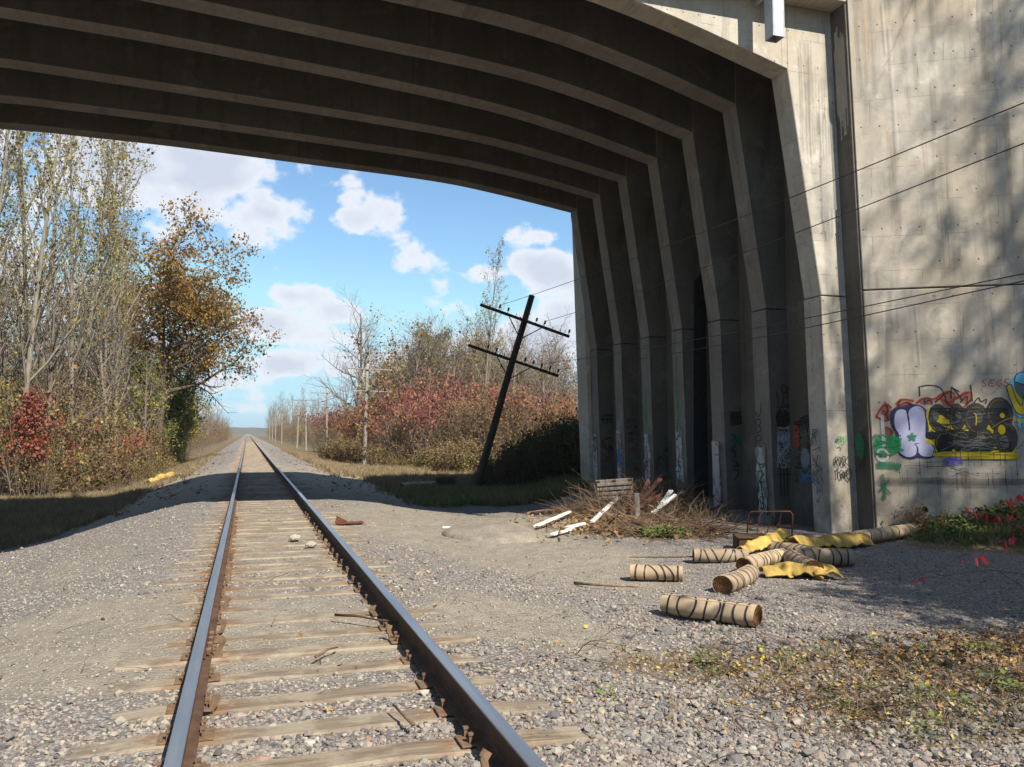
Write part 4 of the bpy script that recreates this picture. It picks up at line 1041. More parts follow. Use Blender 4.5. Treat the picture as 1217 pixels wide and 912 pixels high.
# ------------------------------------------------------------------ telegraph poles
def pole_proto(name, mats, label, height, a1, a2, tilt, loc, arm=1.66, pins=10, r0=.15, r1=.10, group=None, droop=0.0):
    t_ = thing(name, label, 'utility pole', loc, group, tilt)
    pts = [(0, 0, -1.0)]+[(.012*math.sin(i*1.3), .01*math.cos(i*2.1), height*i/6) for i in range(7)]
    rad = [r0]+[r0+(r1-r0)*i/6 for i in range(7)]
    MB().tube(pts, rad, 10).build('post', mats[0], t_, smooth=True)
    for ai, (h, off) in enumerate(((a1, 0), (a2, 0))):
        ar = MB().obox((-arm, -.14, h), (arm, -.14, h), .08, .095).build('crossarm', mats[1], t_, bevel=.008)
        for sd in (-1, 1):
            MB().obox((sd*.62, -.16, h-.06), (0.06*sd, -.16, h-.62), .035, .012, up=(0, 1, 0)).build('brace', mats[1] if len(mats) < 4 else mats[3], t_)
        for j in range(pins):
            u = (j-(pins-1)/2); u = (u+(.7 if u > 0 else -.7))*(arm-.05)/((pins-1)/2+.7)
            ins = name == 'leaning_pole' and ((ai == 0 and j in (2, 3, 5, 6, 9)) or (ai == 1 and j in (2, 3, 5, 6, 7, 8, 9)))
            MB().tube([(u, -.14, h+.05), (u, -.14, h+.15)], .012, 5).build('pin', mats[1], ar)
            if ins or (name != 'leaning_pole' and j % 3 != 1):
                MB().tube([(u, -.14, h+.13), (u, -.14, h+.15), (u, -.14, h+.19), (u, -.14, h+.24), (u, -.14, h+.25)], [.028, .045, .034, .04, .02], 8).build('insulator', mats[2], ar)
    return t_
PB_ = Vector((7.0, 27.5, -.48)); PT_ = Vector((9.04, 27.5, 6.30))
Lp = (PT_-PB_).length; tiltx = math.atan2(PT_.x-PB_.x, PT_.z-PB_.z)
pole_proto('leaning_pole', [M['pole_dark_timber'], M['pole_dark_timber'], M['insulator_dark_glass']], 'dark wooden telegraph pole leaning steeply to the right beyond the bridge', Lp, 6.10, 4.62, (0, tiltx, 0), PB_, arm=1.72, r0=.135, r1=.105)
plabels = ['weathered grey telegraph pole with pale arms nearest behind the leaning one', 'second upright grey telegraph pole, left of the nearest upright one, at the sumac edge',
           'third upright telegraph pole, small and half hidden by red sumac', 'fourth upright telegraph pole, its arms above the shrubs']
for i, yy in enumerate((58.5, 90.5, 119, 141, 205, 252, 283, 318)):
    xx = 7.35+(.25 if i == 1 else 0)
    if i < 4: lb, gp = plabels[i], None
    else: lb, gp = ('fifth', 'sixth', 'seventh', 'eighth')[i-4]+' upright telegraph pole down the line, tiny beside the distant track', 'far telegraph poles'
    pole_proto('telegraph_pole', [M['pole_grey_timber'], M['arm_pale_timber'], M['arm_pale_timber']], lb, (7.2, 7.0, 7.3, 7.2, 7, 7, 7, 7)[i], (6.9, 6.7, 7.0, 6.9, 6.7, 6.7, 6.7, 6.7)[i], (5.35, 5.2, 5.5, 5.4, 5.2, 5.2, 5.2, 5.2)[i], (0, (.02, 0, -.02, .03, 0, .01, -.02, 0)[i], 0), (xx, yy, gz(xx, yy)), arm=1.75, r0=.15, group=gp)
# wires from the leaning pole's arms, passing close to the bridge piers and on over the viewer's right
def on_arm(h, u):
    return Vector((PB_.x, PB_.y, PB_.z))+Vector((math.sin(tiltx)*h+math.cos(tiltx)*u, -.14, math.cos(tiltx)*h-math.sin(tiltx)*u))
def wire(a, b, ext, sag, label, rad=.008):
    a, b = Vector(a), Vector(b); d = b-a; c_ = a+d*ext
    pts = [a.lerp(c_, i/28)-Vector((0, 0, sag*4*(i/28)*(1-i/28)*0)) for i in range(29)]
    L0 = (b-a).length
    pts = [p+Vector((0, 0, -sag*4*min(1, (i/28)*ext)*(1-min(1, (i/28)*ext)))) for i, p in enumerate(pts)]
    o = MB().tube(pts, rad, 5).build('telegraph_wire', M['wire_metal'], smooth=True, label=label, category='wire')
    return o
us = [(j-4.5) for j in range(10)]
def au(j, arm=1.72): u = us[j]; return (u+(.7 if u > 0 else -.7))*(arm-.05)/5.2
WE = [(7.8, 6.94, 5.15), (7.8, 6.96, 4.69), (7.8, 7.02, 3.22), (7.8, 7.02, 3.14)]
wire(on_arm(6.33, au(2)), WE[0], 1.35, .12, 'topmost thin wire sloping up across the wall toward the right edge')
wire(on_arm(6.33, au(6)), WE[1], 1.35, .12, 'second thin wire down from the top on the wall')
wire(on_arm(4.85, au(7)), WE[2], 1.35, .10, 'third wire down, upper one of the close pair crossing the wall')
wire(on_arm(4.85, au(9)), WE[3], 1.35, .14, 'lowest wire, lower one of the close pair crossing the wall')
# ------------------------------------------------------------------ rolls of discarded carpet and yellow foam
def roll(p0, p1, r, label, straps=6, body='carpet_dull', open0=True, group=None, flat=.92, seed=0, zig=False, core=.35):
    r_ = random.Random(seed)
    a = Vector((p0[0], p0[1], p0[2] if len(p0) > 2 else gz(*p0[:2])+r*flat)); b = Vector((p1[0], p1[1], p1[2] if len(p1) > 2 else gz(*p1[:2])+r*flat))
    d = (b-a); L_ = d.length; d.normalize(); sd = d.cross(Vector((0, 0, 1))).normalized(); up = sd.cross(d)
    t_ = thing('carpet_roll', label, 'carpet roll', tuple(a), group)
    def pt(s_, ang, rr):
        wob = 1+.075*mnoise.noise(Vector((s_*5+seed*3, math.cos(ang)*1.2, math.sin(ang)*1.2)))+.02*mnoise.noise(Vector((s_*17, ang*2, seed)))
        q_ = s_/L_; wob *= 1-.05*max(0, math.sin(q_*9+seed*2.1))-.04*abs(math.sin(ang+seed))**6
        return d*s_+sd*(.035*math.sin(q_*3.14159)*(1 if seed % 2 else -1)*L_)+(sd*math.cos(ang)*1.04+up*math.sin(ang)*flat)*rr*wob
    n, m_ = 22, 26
    v, f = [], []
    for i in range(m_+1):
        s_ = L_*i/m_
        pin = 1
        for j in range(n): v.append(tuple(pt(s_, 2*math.pi*j/n, r*(1-.02*abs(math.sin(s_/L_*math.pi*(straps+1)))*0))))
    for i in range(m_):
        for j in range(n): f.append((i*n+j, i*n+(j+1) % n, i*n+n+(j+1) % n, i*n+n+j))
    me = raw_mesh('body', v, f, M[body], True); link('body', me, t_)
    # the outer end of the sheet: a lip lying along the roll
    mb = MB(); a0 = 1.1+r_.random()
    mb.tube([pt(L_*i/12, a0+.05*math.sin(i), r*1.0) for i in range(13)], r*.07, 5); mb.build('loose_edge', M[body], t_, smooth=True)
    # spiral ends: wound layers with gaps between them
    for e, (s0, sg) in enumerate(((0, 1), (L_, -1))):
        v, f = [], []
        turns, st = 5, 110
        for i in range(st+1):
            q = i/st; rr = r*(.985-(1-core*.4)*q)*1.0; ang = 2*math.pi*turns*q+seed
            th = r*.11
            dep = r_.uniform(0, .012)
            for rad_, dd in ((rr, .012+.02*q), (max(.001, rr-th), .012+.02*q), (max(.001, rr-th*1.15), .09)):
                pnt = pt(s0, ang, rad_)-d*sg*(.012) + d*sg*dd; v.append(tuple(pnt))
        for i in range(st): f += [(i*3, i*3+3, i*3+4, i*3+1), (i*3+1, i*3+4, i*3+5, i*3+2)]
        mats = [M['carpet_pile_brown']]
        me = raw_mesh('wound_end', v, f, mats, False); link('wound_end', me, t_)
        cap = [tuple(pt(s0, 2*math.pi*j/n, r*.97)+d*sg*.05) for j in range(n)]
        link('end_fill', raw_mesh('end_fill', cap, [tuple(range(n))], M['carpet_pile_brown']), t_)
    for i in range(straps):
        s_ = L_*(i+.7+r_.uniform(-.28, .28))/(straps+.4); tl = r_.uniform(-.55, .55)*r
        if zig and i in (2, 4): tl = r*.9
        v, f = [], []; N_ = 24; wd = .008+.003*r_.random()
        for j in range(N_):
            ang = 2*math.pi*j/N_; s2 = min(L_-.01, max(.01, s_+tl*math.sin(ang+seed)))
            v += [tuple(pt(s2-wd, ang, r*1.0)+(sd*math.cos(ang)+up*math.sin(ang))*.004), tuple(pt(s2+wd, ang, r*1.0)+(sd*math.cos(ang)+up*math.sin(ang))*.004)]
        for j in range(N_):
            k2 = (j+1) % N_; f.append((2*j, 2*k2, 2*k2+1, 2*j+1))
        link('strap', raw_mesh('strap', v, f, M['strap_black'], True), t_)
    return t_
roll((3.47, 7.40), (4.00, 6.62), .108, 'largest tan carpet roll with black straps, lying nearest on the gravel', 8, 'carpet_jute', seed=1, zig=True)
roll((3.98, 9.22), (4.52, 8.92), .095, 'short tan strapped carpet roll lying alone left of the heap', 6, 'carpet_jute', seed=2, zig=True)
roll((5.38, 10.16), (6.05, 9.88), .105, 'brown strapped carpet roll at the left end of the heap', 7, seed=3)
roll((5.48, 9.10), (6.45, 9.68), .115, 'tan carpet roll with a dark open left end, left middle of the heap', 8, 'carpet_jute', seed=4)
roll((4.50, 8.02), (5.25, 8.62), .115, 'carpet roll with a dark open end facing the viewer, front left of the heap', 7, seed=5)
roll((6.75, 10.4), (6.92, 9.48), .12, 'grey-brown carpet roll lying behind the middle of the heap', 8, seed=6)
roll((6.50, 9.55), (6.15, 8.62), .12, 'carpet roll with a brown swirled end pointing at the viewer, heap centre', 7, seed=7)
roll((6.52, 9.50), (7.22, 9.22), .125, 'stout dark-ended carpet roll at the right end of the heap', 6, seed=8)
roll((7.55, 10.65), (10.55, 11.50), .115, 'very long tan carpet roll stretching from the heap to the wall foot', 12, 'carpet_jute', seed=9)
roll((4.75, 29.2), (6.1, 29.8), .17, 'tan strapped carpet roll lying in the bridge shade near the leaning pole', 7, 'carpet_jute', seed=10)
def foam(pts, w, label, mat='foam_yellow', seed=0, thick=.018, straps=0, arch=.04):
    """crumpled foam sheet: a strip along pts, w wide"""
    P = [Vector(p) for p in pts]; v, f = [], []; n = 26; m_ = 8
    def at(t):
        q = t*(len(P)-1); i = min(int(q), len(P)-2); return P[i].lerp(P[i+1], q-i)
    org = P[0]
    for i in range(n+1):
        t = i/n; c_ = at(t); d = (at(min(1, t+.02))-at(max(0, t-.02))).normalized(); sd = d.cross(Vector((0, 0, 1))).normalized()
        for j in range(m_+1):
            u = (j/m_-.5)
            h = arch*(math.cos(u*math.pi))+.075*mnoise.noise(Vector((t*5+seed, u*3.0, seed)))+.035*mnoise.noise(Vector((t*16, u*6, seed)))
            p = c_+sd*w*u*(1+.25*mnoise.noise(Vector((t*4, seed, 1))))+Vector((0, 0, h)); v.append(p-org)
    N1 = len(v); v += [p-Vector((0, 0, thick)) for p in v]
    q = m_+1
    for i in range(n):
        for j in range(m_):
            a = i*q+j; f += [(a, a+q, a+q+1, a+1), (N1+a, N1+a+1, N1+a+q+1, N1+a+q)]
    for i in range(n): f += [(i*q, N1+i*q, N1+i*q+q, i*q+q), (i*q+m_, i*q+q+m_, N1+i*q+q+m_, N1+i*q+m_)]
    for j in range(m_): f += [(j, j+1, N1+j+1, N1+j), (n*q+j, N1+n*q+j, N1+n*q+j+1, n*q+j+1)]
    return link('foam_sheet', raw_mesh('foam_sheet', [tuple(p) for p in v], f, M[mat], True), None, tuple(org), label=label, category='foam sheet')
g0 = gz(6, 9.5)
foam([(6.02, 10.0, g0+.10), (6.6, 10.35, g0+.16), (7.35, 10.85, g0+.18)], .26, 'yellow foam sheet folded round the back left rolls', seed=1, arch=.12)
foam([(5.55, 8.88, g0+.05), (5.95, 8.85, g0+.08), (6.32, 8.66, g0+.07), (6.28, 8.5, g0+.03)], .34, 'crumpled yellow foam sheet lying in front of the heap', seed=2, arch=.07)
foam([(7.05, 10.25, g0+.16), (7.8, 10.45, g0+.10), (8.75, 10.75, g0+.08)], .28, 'long yellow foam sheet along the long roll', seed=3, arch=.12)
foam([(-4.75, 41.2, gz(-4.75, 41.2)+.22), (-4.3, 41.9, gz(-4.3, 41.9)+.28), (-3.8, 42.4, gz(-3.8, 42.4)+.22)], .42, 'yellow foam roll lying in the sunlit grass left of the track', seed=4, arch=.18)
for s_ in (0,): pass
# rusty bed frame leaning in the heap and the dark wooden crate beside it
fr_ = thing('bed_frame', 'rusty metal bed end standing upright behind the carpet heap', 'bed frame', (7.75, 11.9, gz(7.75, 11.9)))
mb = MB().tube([(-.30, .12, 0), (-.30, .05, .42), (-.27, .03, .47), (.38, -.12, .47), (.42, -.13, .42), (.46, -.05, 0)], .012, 6).build('outer_tube', M['rust_dark'], fr_, smooth=True)
for i in range(3): MB().tube([(-.14+.17*i, .09-.05*i, .02), (-.10+.17*i, .0-.04*i, .47)], .008, 5).build('bar', M['rust_dark'], fr_)
MB().tube([(-.30, .08, .22), (.43, -.09, .22)], .009, 5).build('rail', M['rust_dark'], fr_); MB().tube([(-.30, .11, .05), (.45, -.06, .05)], .010, 5).build('rail', M['rust_dark'], fr_)
cr = thing('wooden_crate', 'low dark brown wooden box lying behind the yellow foam', 'box', (7.0, 10.95, gz(7.0, 10.95)), rot=(0, 0, R(-24)))
MB().box(-.36, .36, -.22, .22, 0, .02).build('bottom', M['wood_dark'], cr)
MB().box(-.37, .37, -.25, -.222, 0, .19).build('side', M['wood_dark'], cr, bevel=.004); MB().box(-.37, .37, .222, .25, 0, .19).build('side', M['wood_dark'], cr, bevel=.004)
MB().box(-.39, -.362, -.22, .22, .004, .186).build('end', M['wood_dark'], cr); MB().box(.362, .39, -.22, .22, .004, .186).build('end', M['wood_dark'], cr)
MB().box(-.40, .42, -.27, .04, .192, .215).build('lid_board', M['wood_dark'], cr, bevel=.004); MB().box(-.38, .40, .06, .27, .194, .213).build('lid_board', M['wood_dark'], cr, bevel=.004)

# ------------------------------------------------------------------ debris pile beside the piers
def board(a, b, w, h, mat, label, name='board', cat='board'):
    a = Vector(a); b = Vector(b); L_ = (b-a).length
    o = MB().obox((0, 0, 0), tuple(b-a), w, h).build(name, M[mat], None, loc=tuple(a), bevel=min(w, h)*.15, label=label, category=cat); return o
def G3(x, y, dz=0): return (x, y, gz(x, y)+dz)
board(G3(4.55, 14.35, .07), G3(5.85, 15.9, .16), .075, .04, 'painted_board_white', 'white painted plank lying on bare ground left of the brush pile')
board(G3(4.45, 13.2, .06), G3(5.05, 13.75, .08), .085, .04, 'painted_board_white', 'short white plank end nearest the brush pile front', )
board(G3(5.0, 13.9, .08), G3(5.45, 14.2, .11), .09, .04, 'painted_board_white', 'short white plank piece second from the front of the brush pile')
board(G3(5.65, 14.3, .12), G3(6.95, 15.95, .42), .085, .04, 'painted_board_white', 'long white plank rising into the brush pile')
board(G3(7.0, 14.5, .22), G3(7.75, 14.95, .52), .07, .05, 'painted_board_white', 'thin white stick on the right side of the brush pile')
board(G3(7.45, 15.1, .25), G3(7.95, 15.5, .55), .10, .03, 'painted_board_white', 'white board poking up at the right of the brush pile')
board(G3(2.95, 14.9, .03), G3(3.55, 14.85, .03), .05, .03, 'painted_board_white', 'thin white stick flat on the sandy ground nearest the track')
board(G3(3.75, 15.3, .03), G3(4.4, 14.9, .03), .05, .03, 'painted_board_white', 'thin white stick flat on the ground beside the dirt mound')
board(G3(6.75, 14.9, .25), G3(8.15, 16.2, .78), .09, .05, 'board_red_brown', 'longest red-brown board sticking out of the brush pile')
board(G3(6.9, 15.1, .2), G3(7.9, 16.4, .72), .07, .05, 'board_red_brown', 'upper red-brown board in the brush pile')
board(G3(6.5, 14.6, .2), G3(7.6, 15.3, .50), .06, .06, 'board_red_brown', 'lower red-brown board in the brush pile')
board(G3(6.55, 14.2, .0), G3(6.62, 14.4, .62), .09, .05, 'board_grey', 'grey post stub standing upright in the brush pile')
pal = thing('pallet', 'broken grey wooden pallet resting upright on the brush pile', 'pallet', G3(7.05, 16.3, .52), rot=(R(12), R(-4), R(-22)))
for i in range(4): MB().box(-.38, .38, -.03, .0, -.16+.10*i, -.10+.10*i).build('slat', M['board_grey'], pal, bevel=.004)
for xx in (-.34, 0, .34): MB().box(xx-.03, xx+.03, .003, .10, -.20, .24).build('stringer', M['wood_dark'], pal, bevel=.004)
MB().box(-.40, .40, .102, .125, .16, .24).build('slat', M['board_grey'], pal, bevel=.004)
# raised rusty plate by the right rail, sticks, stones
tp = thing('rusty_plate', 'bent rust-red iron tie plate lying beside the right rail', 'scrap metal', (1.28, 15.05, -.17))
me_ = MB(); me_.obox((-.22, 0, 0), (.26, .03, .01), .22, .02, mi=0).build('plate', M['rust_dark'], tp, bevel=.004)
MB().quad_strip_box([(-.24, -.02, .0), (.0, -.02, .0), (.0, .02, .0), (-.24, .02, 0), (-.21, -.015, .14), (-.04, -.015, .05), (-.04, .015, .05), (-.21, .015, .14)]).build('raised_flange', M['rust_dark'], tp, bevel=.003)
def stick(pts, r_, label, mat='dead_branch', name='stick', cat='stick'):
    p0 = Vector(pts[0])
    o = MB().tube([tuple(Vector(p)-p0) for p in pts], [r_*(1-.55*i/(len(pts)-1)) for i in range(len(pts))], 6).build(name, M[mat], None, smooth=True, loc=tuple(p0), label=label, category=cat); return o
stick([(.28, 7.35, -.13), (.45, 7.2, -.12), (.62, 7.02, -.13), (.84, 6.8, -.12)], .014, 'thin dark stick lying between the rails by the right rail', 'wood_dark')
stick([(.02, 6.1, -.15), (.12, 6.25, -.14), (.2, 6.33, -.15)], .012, 'short crooked stick on the ballast between the rails')
stick([(.72-.3, 4.55, -.15), (.36, 4.85, -.13)], .012, 'short twig on the stones near the viewer between the rails')
stick([G3(3.16, 9.0, .03), G3(3.3, 8.78, .05), G3(3.5, 8.7, .04), G3(3.72, 8.5, .05)], .02, 'crooked brown branch lying on the sandy gravel right of the track')
stick([G3(6.3, 9.85, .1), G3(5.2, 10.3, .06), G3(4.6, 10.55, .05)], .012, 'straight dark rod lying left of the carpet heap', 'wood_dark')
def rock(x, y, s_, label, seed, dz=0, mat='rock_pale'):
    bm = bmesh.new(); bmesh.ops.create_icosphere(bm, subdivisions=2, radius=s_)
    for v in bm.verts: v.co *= 1+.35*mnoise.noise(v.co/s_*1.1+Vector((seed, 0, 0))); v.co.z *= .6
    me = bpy.data.meshes.new('rock'); bm.to_mesh(me); bm.free(); me.materials.append(M[mat])
    link('rock', me, None, (x, y, gz(x, y)+s_*.3+dz), label=label, category='rock')
rock(.24, 13.0, .085, 'pale stone lying between the rails, left of two', 1, .04)
rock(.42, 12.2, .08, 'pale yellowish stone between the rails, right of two', 2, .04)
rock(3.02, 6.55, .085, 'largest grey stone lying on the gravel right of the track', 3, 0, 'rock_grey')
rock(-1.45, 9.3, .05, 'small dark stone on the sand left of the track', 4, 0, 'rock_grey')
rock(9.1, 13.9, .2, 'flat rock on the dark ground between the first two piers', 5, 0, 'rock_grey')
# brush pile: dry branches heaped beside the piers
def rv_(r_): return Vector((r_.gauss(0, 1), r_.gauss(0, 1), r_.gauss(0, 1)))
def brush(cx, cy, rx, ry, h, n, seed, label, mat='dead_branch'):
    r_ = random.Random(seed); mb = MB()
    for i in range(n):
        a = r_.uniform(0, 6.283); q = math.sqrt(r_.random()); x0, y0 = rx*q*math.cos(a), ry*q*math.sin(a)
        z0 = h*(1-q*q)*r_.random(); L_ = r_.uniform(.25, 1.0); az = r_.gauss(0.3, .9); el = r_.gauss(.04, .24)
        p = Vector((x0, y0, z0+gz(cx+x0, cy+y0)-gz(cx, cy)+.02)); d = Vector((math.cos(az)*math.cos(el), math.sin(az)*math.cos(el), math.sin(el)))
        if r_.random() < .5: d.x = -d.x
        pts = [p]
        for s_ in range(4):
            d = (d+Vector((r_.gauss(0, .2), r_.gauss(0, .2), r_.gauss(-.03, .2)))).normalized(); p = p+d*L_/4
            gg = gz(cx+p.x, cy+p.y)-gz(cx, cy)+.01; p.z = max(p.z, gg); pts.append(p.copy())
        base_ = r_.uniform(.003, .009) if r_.random() < .93 else r_.uniform(.012, .028)
        if r_.random() < .5:
            f0 = pts[2]; fd = (pts[3]-pts[2]+rv_(r_)*.12); mb.tube([f0, f0+fd, f0+fd*1.9+rv_(r_)*.05], [base_*.7, base_*.5, base_*.3], 3, cap=False)
        mb.tube(pts, [(lambda w_: w_)(base_)*(1-.15*s_) for s_ in range(5)], 3, cap=False)
    o = mb.build('brush_pile', M[mat], None, loc=(cx, cy, gz(cx, cy)), recalc=False, label=label, category='brush pile'); o['kind'] = 'stuff'
    return o
brush(7.25, 15.9, 1.2, 1.7, .44, 1400, 1, 'big heap of dry brown branches beside the piers')
brush(6.5, 13.3, 1.15, 1.0, .24, 650, 2, 'low spread of dry branches in front of the brush heap')
brush(8.3, 18.2, 1.0, 1.6, .6, 600, 3, 'dry branches heaped against the middle piers')
# dirt mound by the sticks
bm = bmesh.new(); bmesh.ops.create_icosphere(bm, subdivisions=4, radius=1)
for v in bm.verts:
    v.co = Vector((v.co.x*.85, v.co.y*1.3, v.co.z*.20*(1+.4*mnoise.noise(v.co*2))))+Vector(v.co)*.03*mnoise.noise(v.co*6)
me = bpy.data.meshes.new('dirt_mound'); bm.to_mesh(me); bm.free(); me.materials.append(M['ground']); me.polygons.foreach_set('use_smooth', [True]*len(me.polygons))
cz = me.color_attributes.new('zone', 'FLOAT_COLOR', 'POINT'); cz.data.foreach_set('color', np.tile([.8, .1, 0, 1], len(me.vertices)).astype(np.float32))
link('dirt_mound', me, None, (3.6, 13.9, gz(3.6, 13.9)-.02), label='low mound of dusty dirt left of the white planks', category='dirt mound')
# ------------------------------------------------------------------ trees and shrubs: real limbs and separate leaf blades
def rv(r_, s=1.0): return Vector((r_.gauss(0, s), r_.gauss(0, s), r_.gauss(0, s)))
def grow(seed, H, r0, style):
    """returns trunk tubes, branch tubes and leaf anchor points"""
    r_ = random.Random(seed)
    P = dict(kids=14, ang=38, ratio=.42, wander=.09, up=.12, lvl=3, sub=6, start=.25, twig=5, stems=1, spread=0, lean=0, bend=Vector((0, 0, 0)))
    P.update(style)
    trunks, brs, leaves = [], [], []
    def limb(p, d, L, r, lvl):
        n = 7 if lvl == 0 else (5 if lvl == 1 else 3)
        pts, rad = [p.copy()], [r]
        for i in range(n):
            d = (d+rv(r_, P['wander']*(1 if lvl else .5))+Vector((0, 0, P['up']*(.3 if lvl == 0 else 1)))).normalized()
            p = p+d*L/n; pts.append(p.copy()); rad.append(max(.0035, r*(1-(i+1)/n*(.86 if lvl == 0 else .8))))
        (trunks if lvl == 0 else brs).append((pts, rad, lvl))
        if lvl < P['lvl']:
            k = P['kids'] if lvl == 0 else (P['sub'] if lvl == 1 else P['twig'])
            st = P['start'] if lvl == 0 else .2
            for i in range(k):
                t = st+(1-st)*(i+r_.random()*.9)/k; q = min(t*n, n-.001); j = int(q); bp = pts[j].lerp(pts[j+1], q-j)
                dd = (pts[j+1]-pts[j]).normalized(); az = r_.uniform(0, 6.283) if lvl else i*2.4+r_.uniform(-.5, .5)
                a_ = dd.cross(Vector((.3, .1, .9))).normalized(); b_ = dd.cross(a_)
                an = R(P['ang'])*r_.uniform(.7, 1.3)
                nd = dd*math.cos(an)+(a_*math.cos(az)+b_*math.sin(az))*math.sin(an)
                if lvl == 0 and P['bend'].length: nd = (nd+P['bend']*r_.uniform(.2, 1)).normalized()
                rr = max(.004, rad[j]*(.5 if lvl == 0 else .55))
                shape = P.get('shape', lambda u: 1-.6*u)(t) if lvl == 0 else (1-.45*t)
                limb(bp, nd, L*P['ratio']*(1 if lvl == 0 else 1.15)*shape*r_.uniform(.7, 1.25), rr, lvl+1)
        if lvl >= P['lvl']-P.get('leaflv', 1)+0:
            for i in range(1, len(pts)): leaves.append((pts[i].copy(), d.copy()))
    for s_ in range(P['stems']):
        a = r_.uniform(0, 6.283); q = P['spread']*math.sqrt(r_.random()) if P['stems'] > 1 else 0
        d0 = Vector((math.cos(a)*P['lean']*r_.random(), math.sin(a)*P['lean']*r_.random(), 1)).normalized()
        limb(Vector((math.cos(a)*q, math.sin(a)*q, -.25)), d0, (H+.25)*(1 if P['stems'] == 1 else r_.uniform(.6, 1)), r0*(1 if P['stems'] == 1 else r_.uniform(.5, 1)), 0)
    return trunks, brs, leaves
def tubes_mesh(name, items, mat, sides):
    V, F = [], []
    for pts, rad, lvl in items:
        n = sides[min(lvl, len(sides)-1)]; b = len(V)
        for i, p in enumerate(pts):
            d = pts[min(i+1, len(pts)-1)]-pts[max(i-1, 0)]; d.normalize()
            u = d.cross(Vector((.31, .17, .93)) if abs(d.z) < .97 else Vector((1, 0, 0))).normalized(); v = d.cross(u)
            for j in range(n):
                a = 6.28318*j/n; V.append(tuple(p+(u*math.cos(a)+v*math.sin(a))*rad[i]))
        for i in range(len(pts)-1):
            for j in range(n): F.append((b+i*n+j, b+i*n+(j+1) % n, b+(i+1)*n+(j+1) % n, b+(i+1)*n+j))
    return raw_mesh(name, V, np.array(F, dtype=np.int32), mat, True)
def leaf_mesh(name, C, size, pal, seed, droop=0.0, long=1.0, clump=None):
    g_ = np.random.default_rng(seed); n = len(C)
    C = np.asarray(C, float)
    d = g_.normal(size=(n, 3)); d[:, 2] -= droop; d /= np.linalg.norm(d, axis=1)[:, None]
    w = np.cross(d, g_.normal(size=(n, 3))); w /= np.linalg.norm(w, axis=1)[:, None]
    s_ = size*np.exp(g_.normal(0, .3, n))[:, None]
    fold = np.cross(d, w)*s_*.12
    V = np.stack([C, C+d*s_*.5*long+w*s_*.36+fold, C+d*s_*long, C+d*s_*.5*long-w*s_*.36+fold], 1).reshape(-1, 3)
    F = np.arange(n*4).reshape(n, 4)
    pal = np.asarray(pal, float)
    # colour drifts through the crown in clumps, with leaf-to-leaf variety
    h = np.array([mnoise.noise(Vector(c_)*.55+Vector((seed, 0, 0))) for c_ in C])
    idx_ = np.clip(((h+.5)*len(pal)+g_.normal(0, .9, n)), 0, len(pal)-1).astype(int)
    col_ = pal[idx_]*np.exp(g_.normal(0, .16, (n, 1)))
    cols = np.concatenate([np.repeat(np.clip(col_, 0, 1), 4, 0), np.ones((n*4, 1))], 1)
    return raw_mesh(name, V, F, M['leaf'], cols=cols)
OLIVE = [(.23, .20, .055), (.30, .25, .07), (.17, .16, .05), (.36, .27, .06), (.20, .15, .06)]
GOLDBROWN = [(.17, .095, .03), (.25, .14, .035), (.31, .18, .04), (.20, .12, .035), (.27, .19, .055)]
GREENY = [(.075, .11, .03), (.13, .16, .03), (.23, .24, .04), (.05, .08, .028), (.30, .27, .04)]
DARKGREEN = [(.035, .06, .022), (.05, .085, .028), (.075, .11, .03), (.03, .05, .02)]
REDS = [(.25, .085, .065), (.30, .11, .08), (.21, .075, .062), (.32, .165, .10), (.26, .13, .09)]
REDORANGE = [(.25, .09, .05), (.30, .14, .06), (.22, .08, .05), (.24, .16, .065), (.27, .20, .07)]
BROWN = [(.17, .11, .055), (.24, .16, .08), (.13, .09, .05), (.28, .19, .08), (.20, .17, .07)]
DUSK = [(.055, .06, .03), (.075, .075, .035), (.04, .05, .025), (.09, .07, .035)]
def make_plant(seed, H, r0, style, barkm, leafsz, pal, dens, jitter=.12, droop=.2, long=1.0, zmin=0):
    tr, br, lv = grow(seed, H, r0, style)
    g_ = np.random.default_rng(seed)
    pts = np.array([tuple(p) for p, d in lv]) if lv else np.zeros((0, 3))
    if len(pts) and zmin: pts = pts[(pts[:, 2] > zmin*H) | (g_.random(len(pts)) < (.25 if r0 < .3 else .12))]
    reps = max(1, int(math.ceil(dens))); pts = np.repeat(pts, reps, 0)
    if dens < reps: pts = pts[g_.random(len(pts)) < dens/reps]
    pts = pts+g_.normal(0, jitter, pts.shape)
    out = {'trunk': tubes_mesh('trunk', tr, M[barkm], (8, 5, 3, 3)), 'branches': tubes_mesh('branches', br, M[barkm if r0 > .25 else barkm], (8, 4, 3, 3))}
    if len(pts): out['foliage'] = leaf_mesh('foliage', pts, leafsz, pal, seed, droop, long)
    return out
cone = lambda u: max(.2, 1.15-.95*u)
PLANTS = {}
def proto(kind, n, **k):
    PLANTS[kind] = [make_plant(seed=k['seed']+i, **{a: b for a, b in k.items() if a != 'seed'}) for i in range(n)]
proto('poplar', 4, seed=100, H=18, r0=.135, style=dict(kids=26, ang=27, ratio=.30, sub=7, twig=4, lvl=3, start=.22, up=.13, wander=.07, shape=lambda u: .95-.55*u), barkm='bark_pale', leafsz=.11, pal=OLIVE, dens=.68, jitter=.10)
proto('oak', 1, seed=205, H=13.2, r0=.42, style=dict(kids=24, ang=62, ratio=.44, sub=11, twig=7, lvl=3, start=.36, up=.03, wander=.19, bend=Vector((.38, 0, 0)), shape=lambda u: 1.15 if u < .75 else 1.35-.4*u), barkm='bark_brown', leafsz=.18, pal=GOLDBROWN, dens=4.6, jitter=.22, zmin=.50)
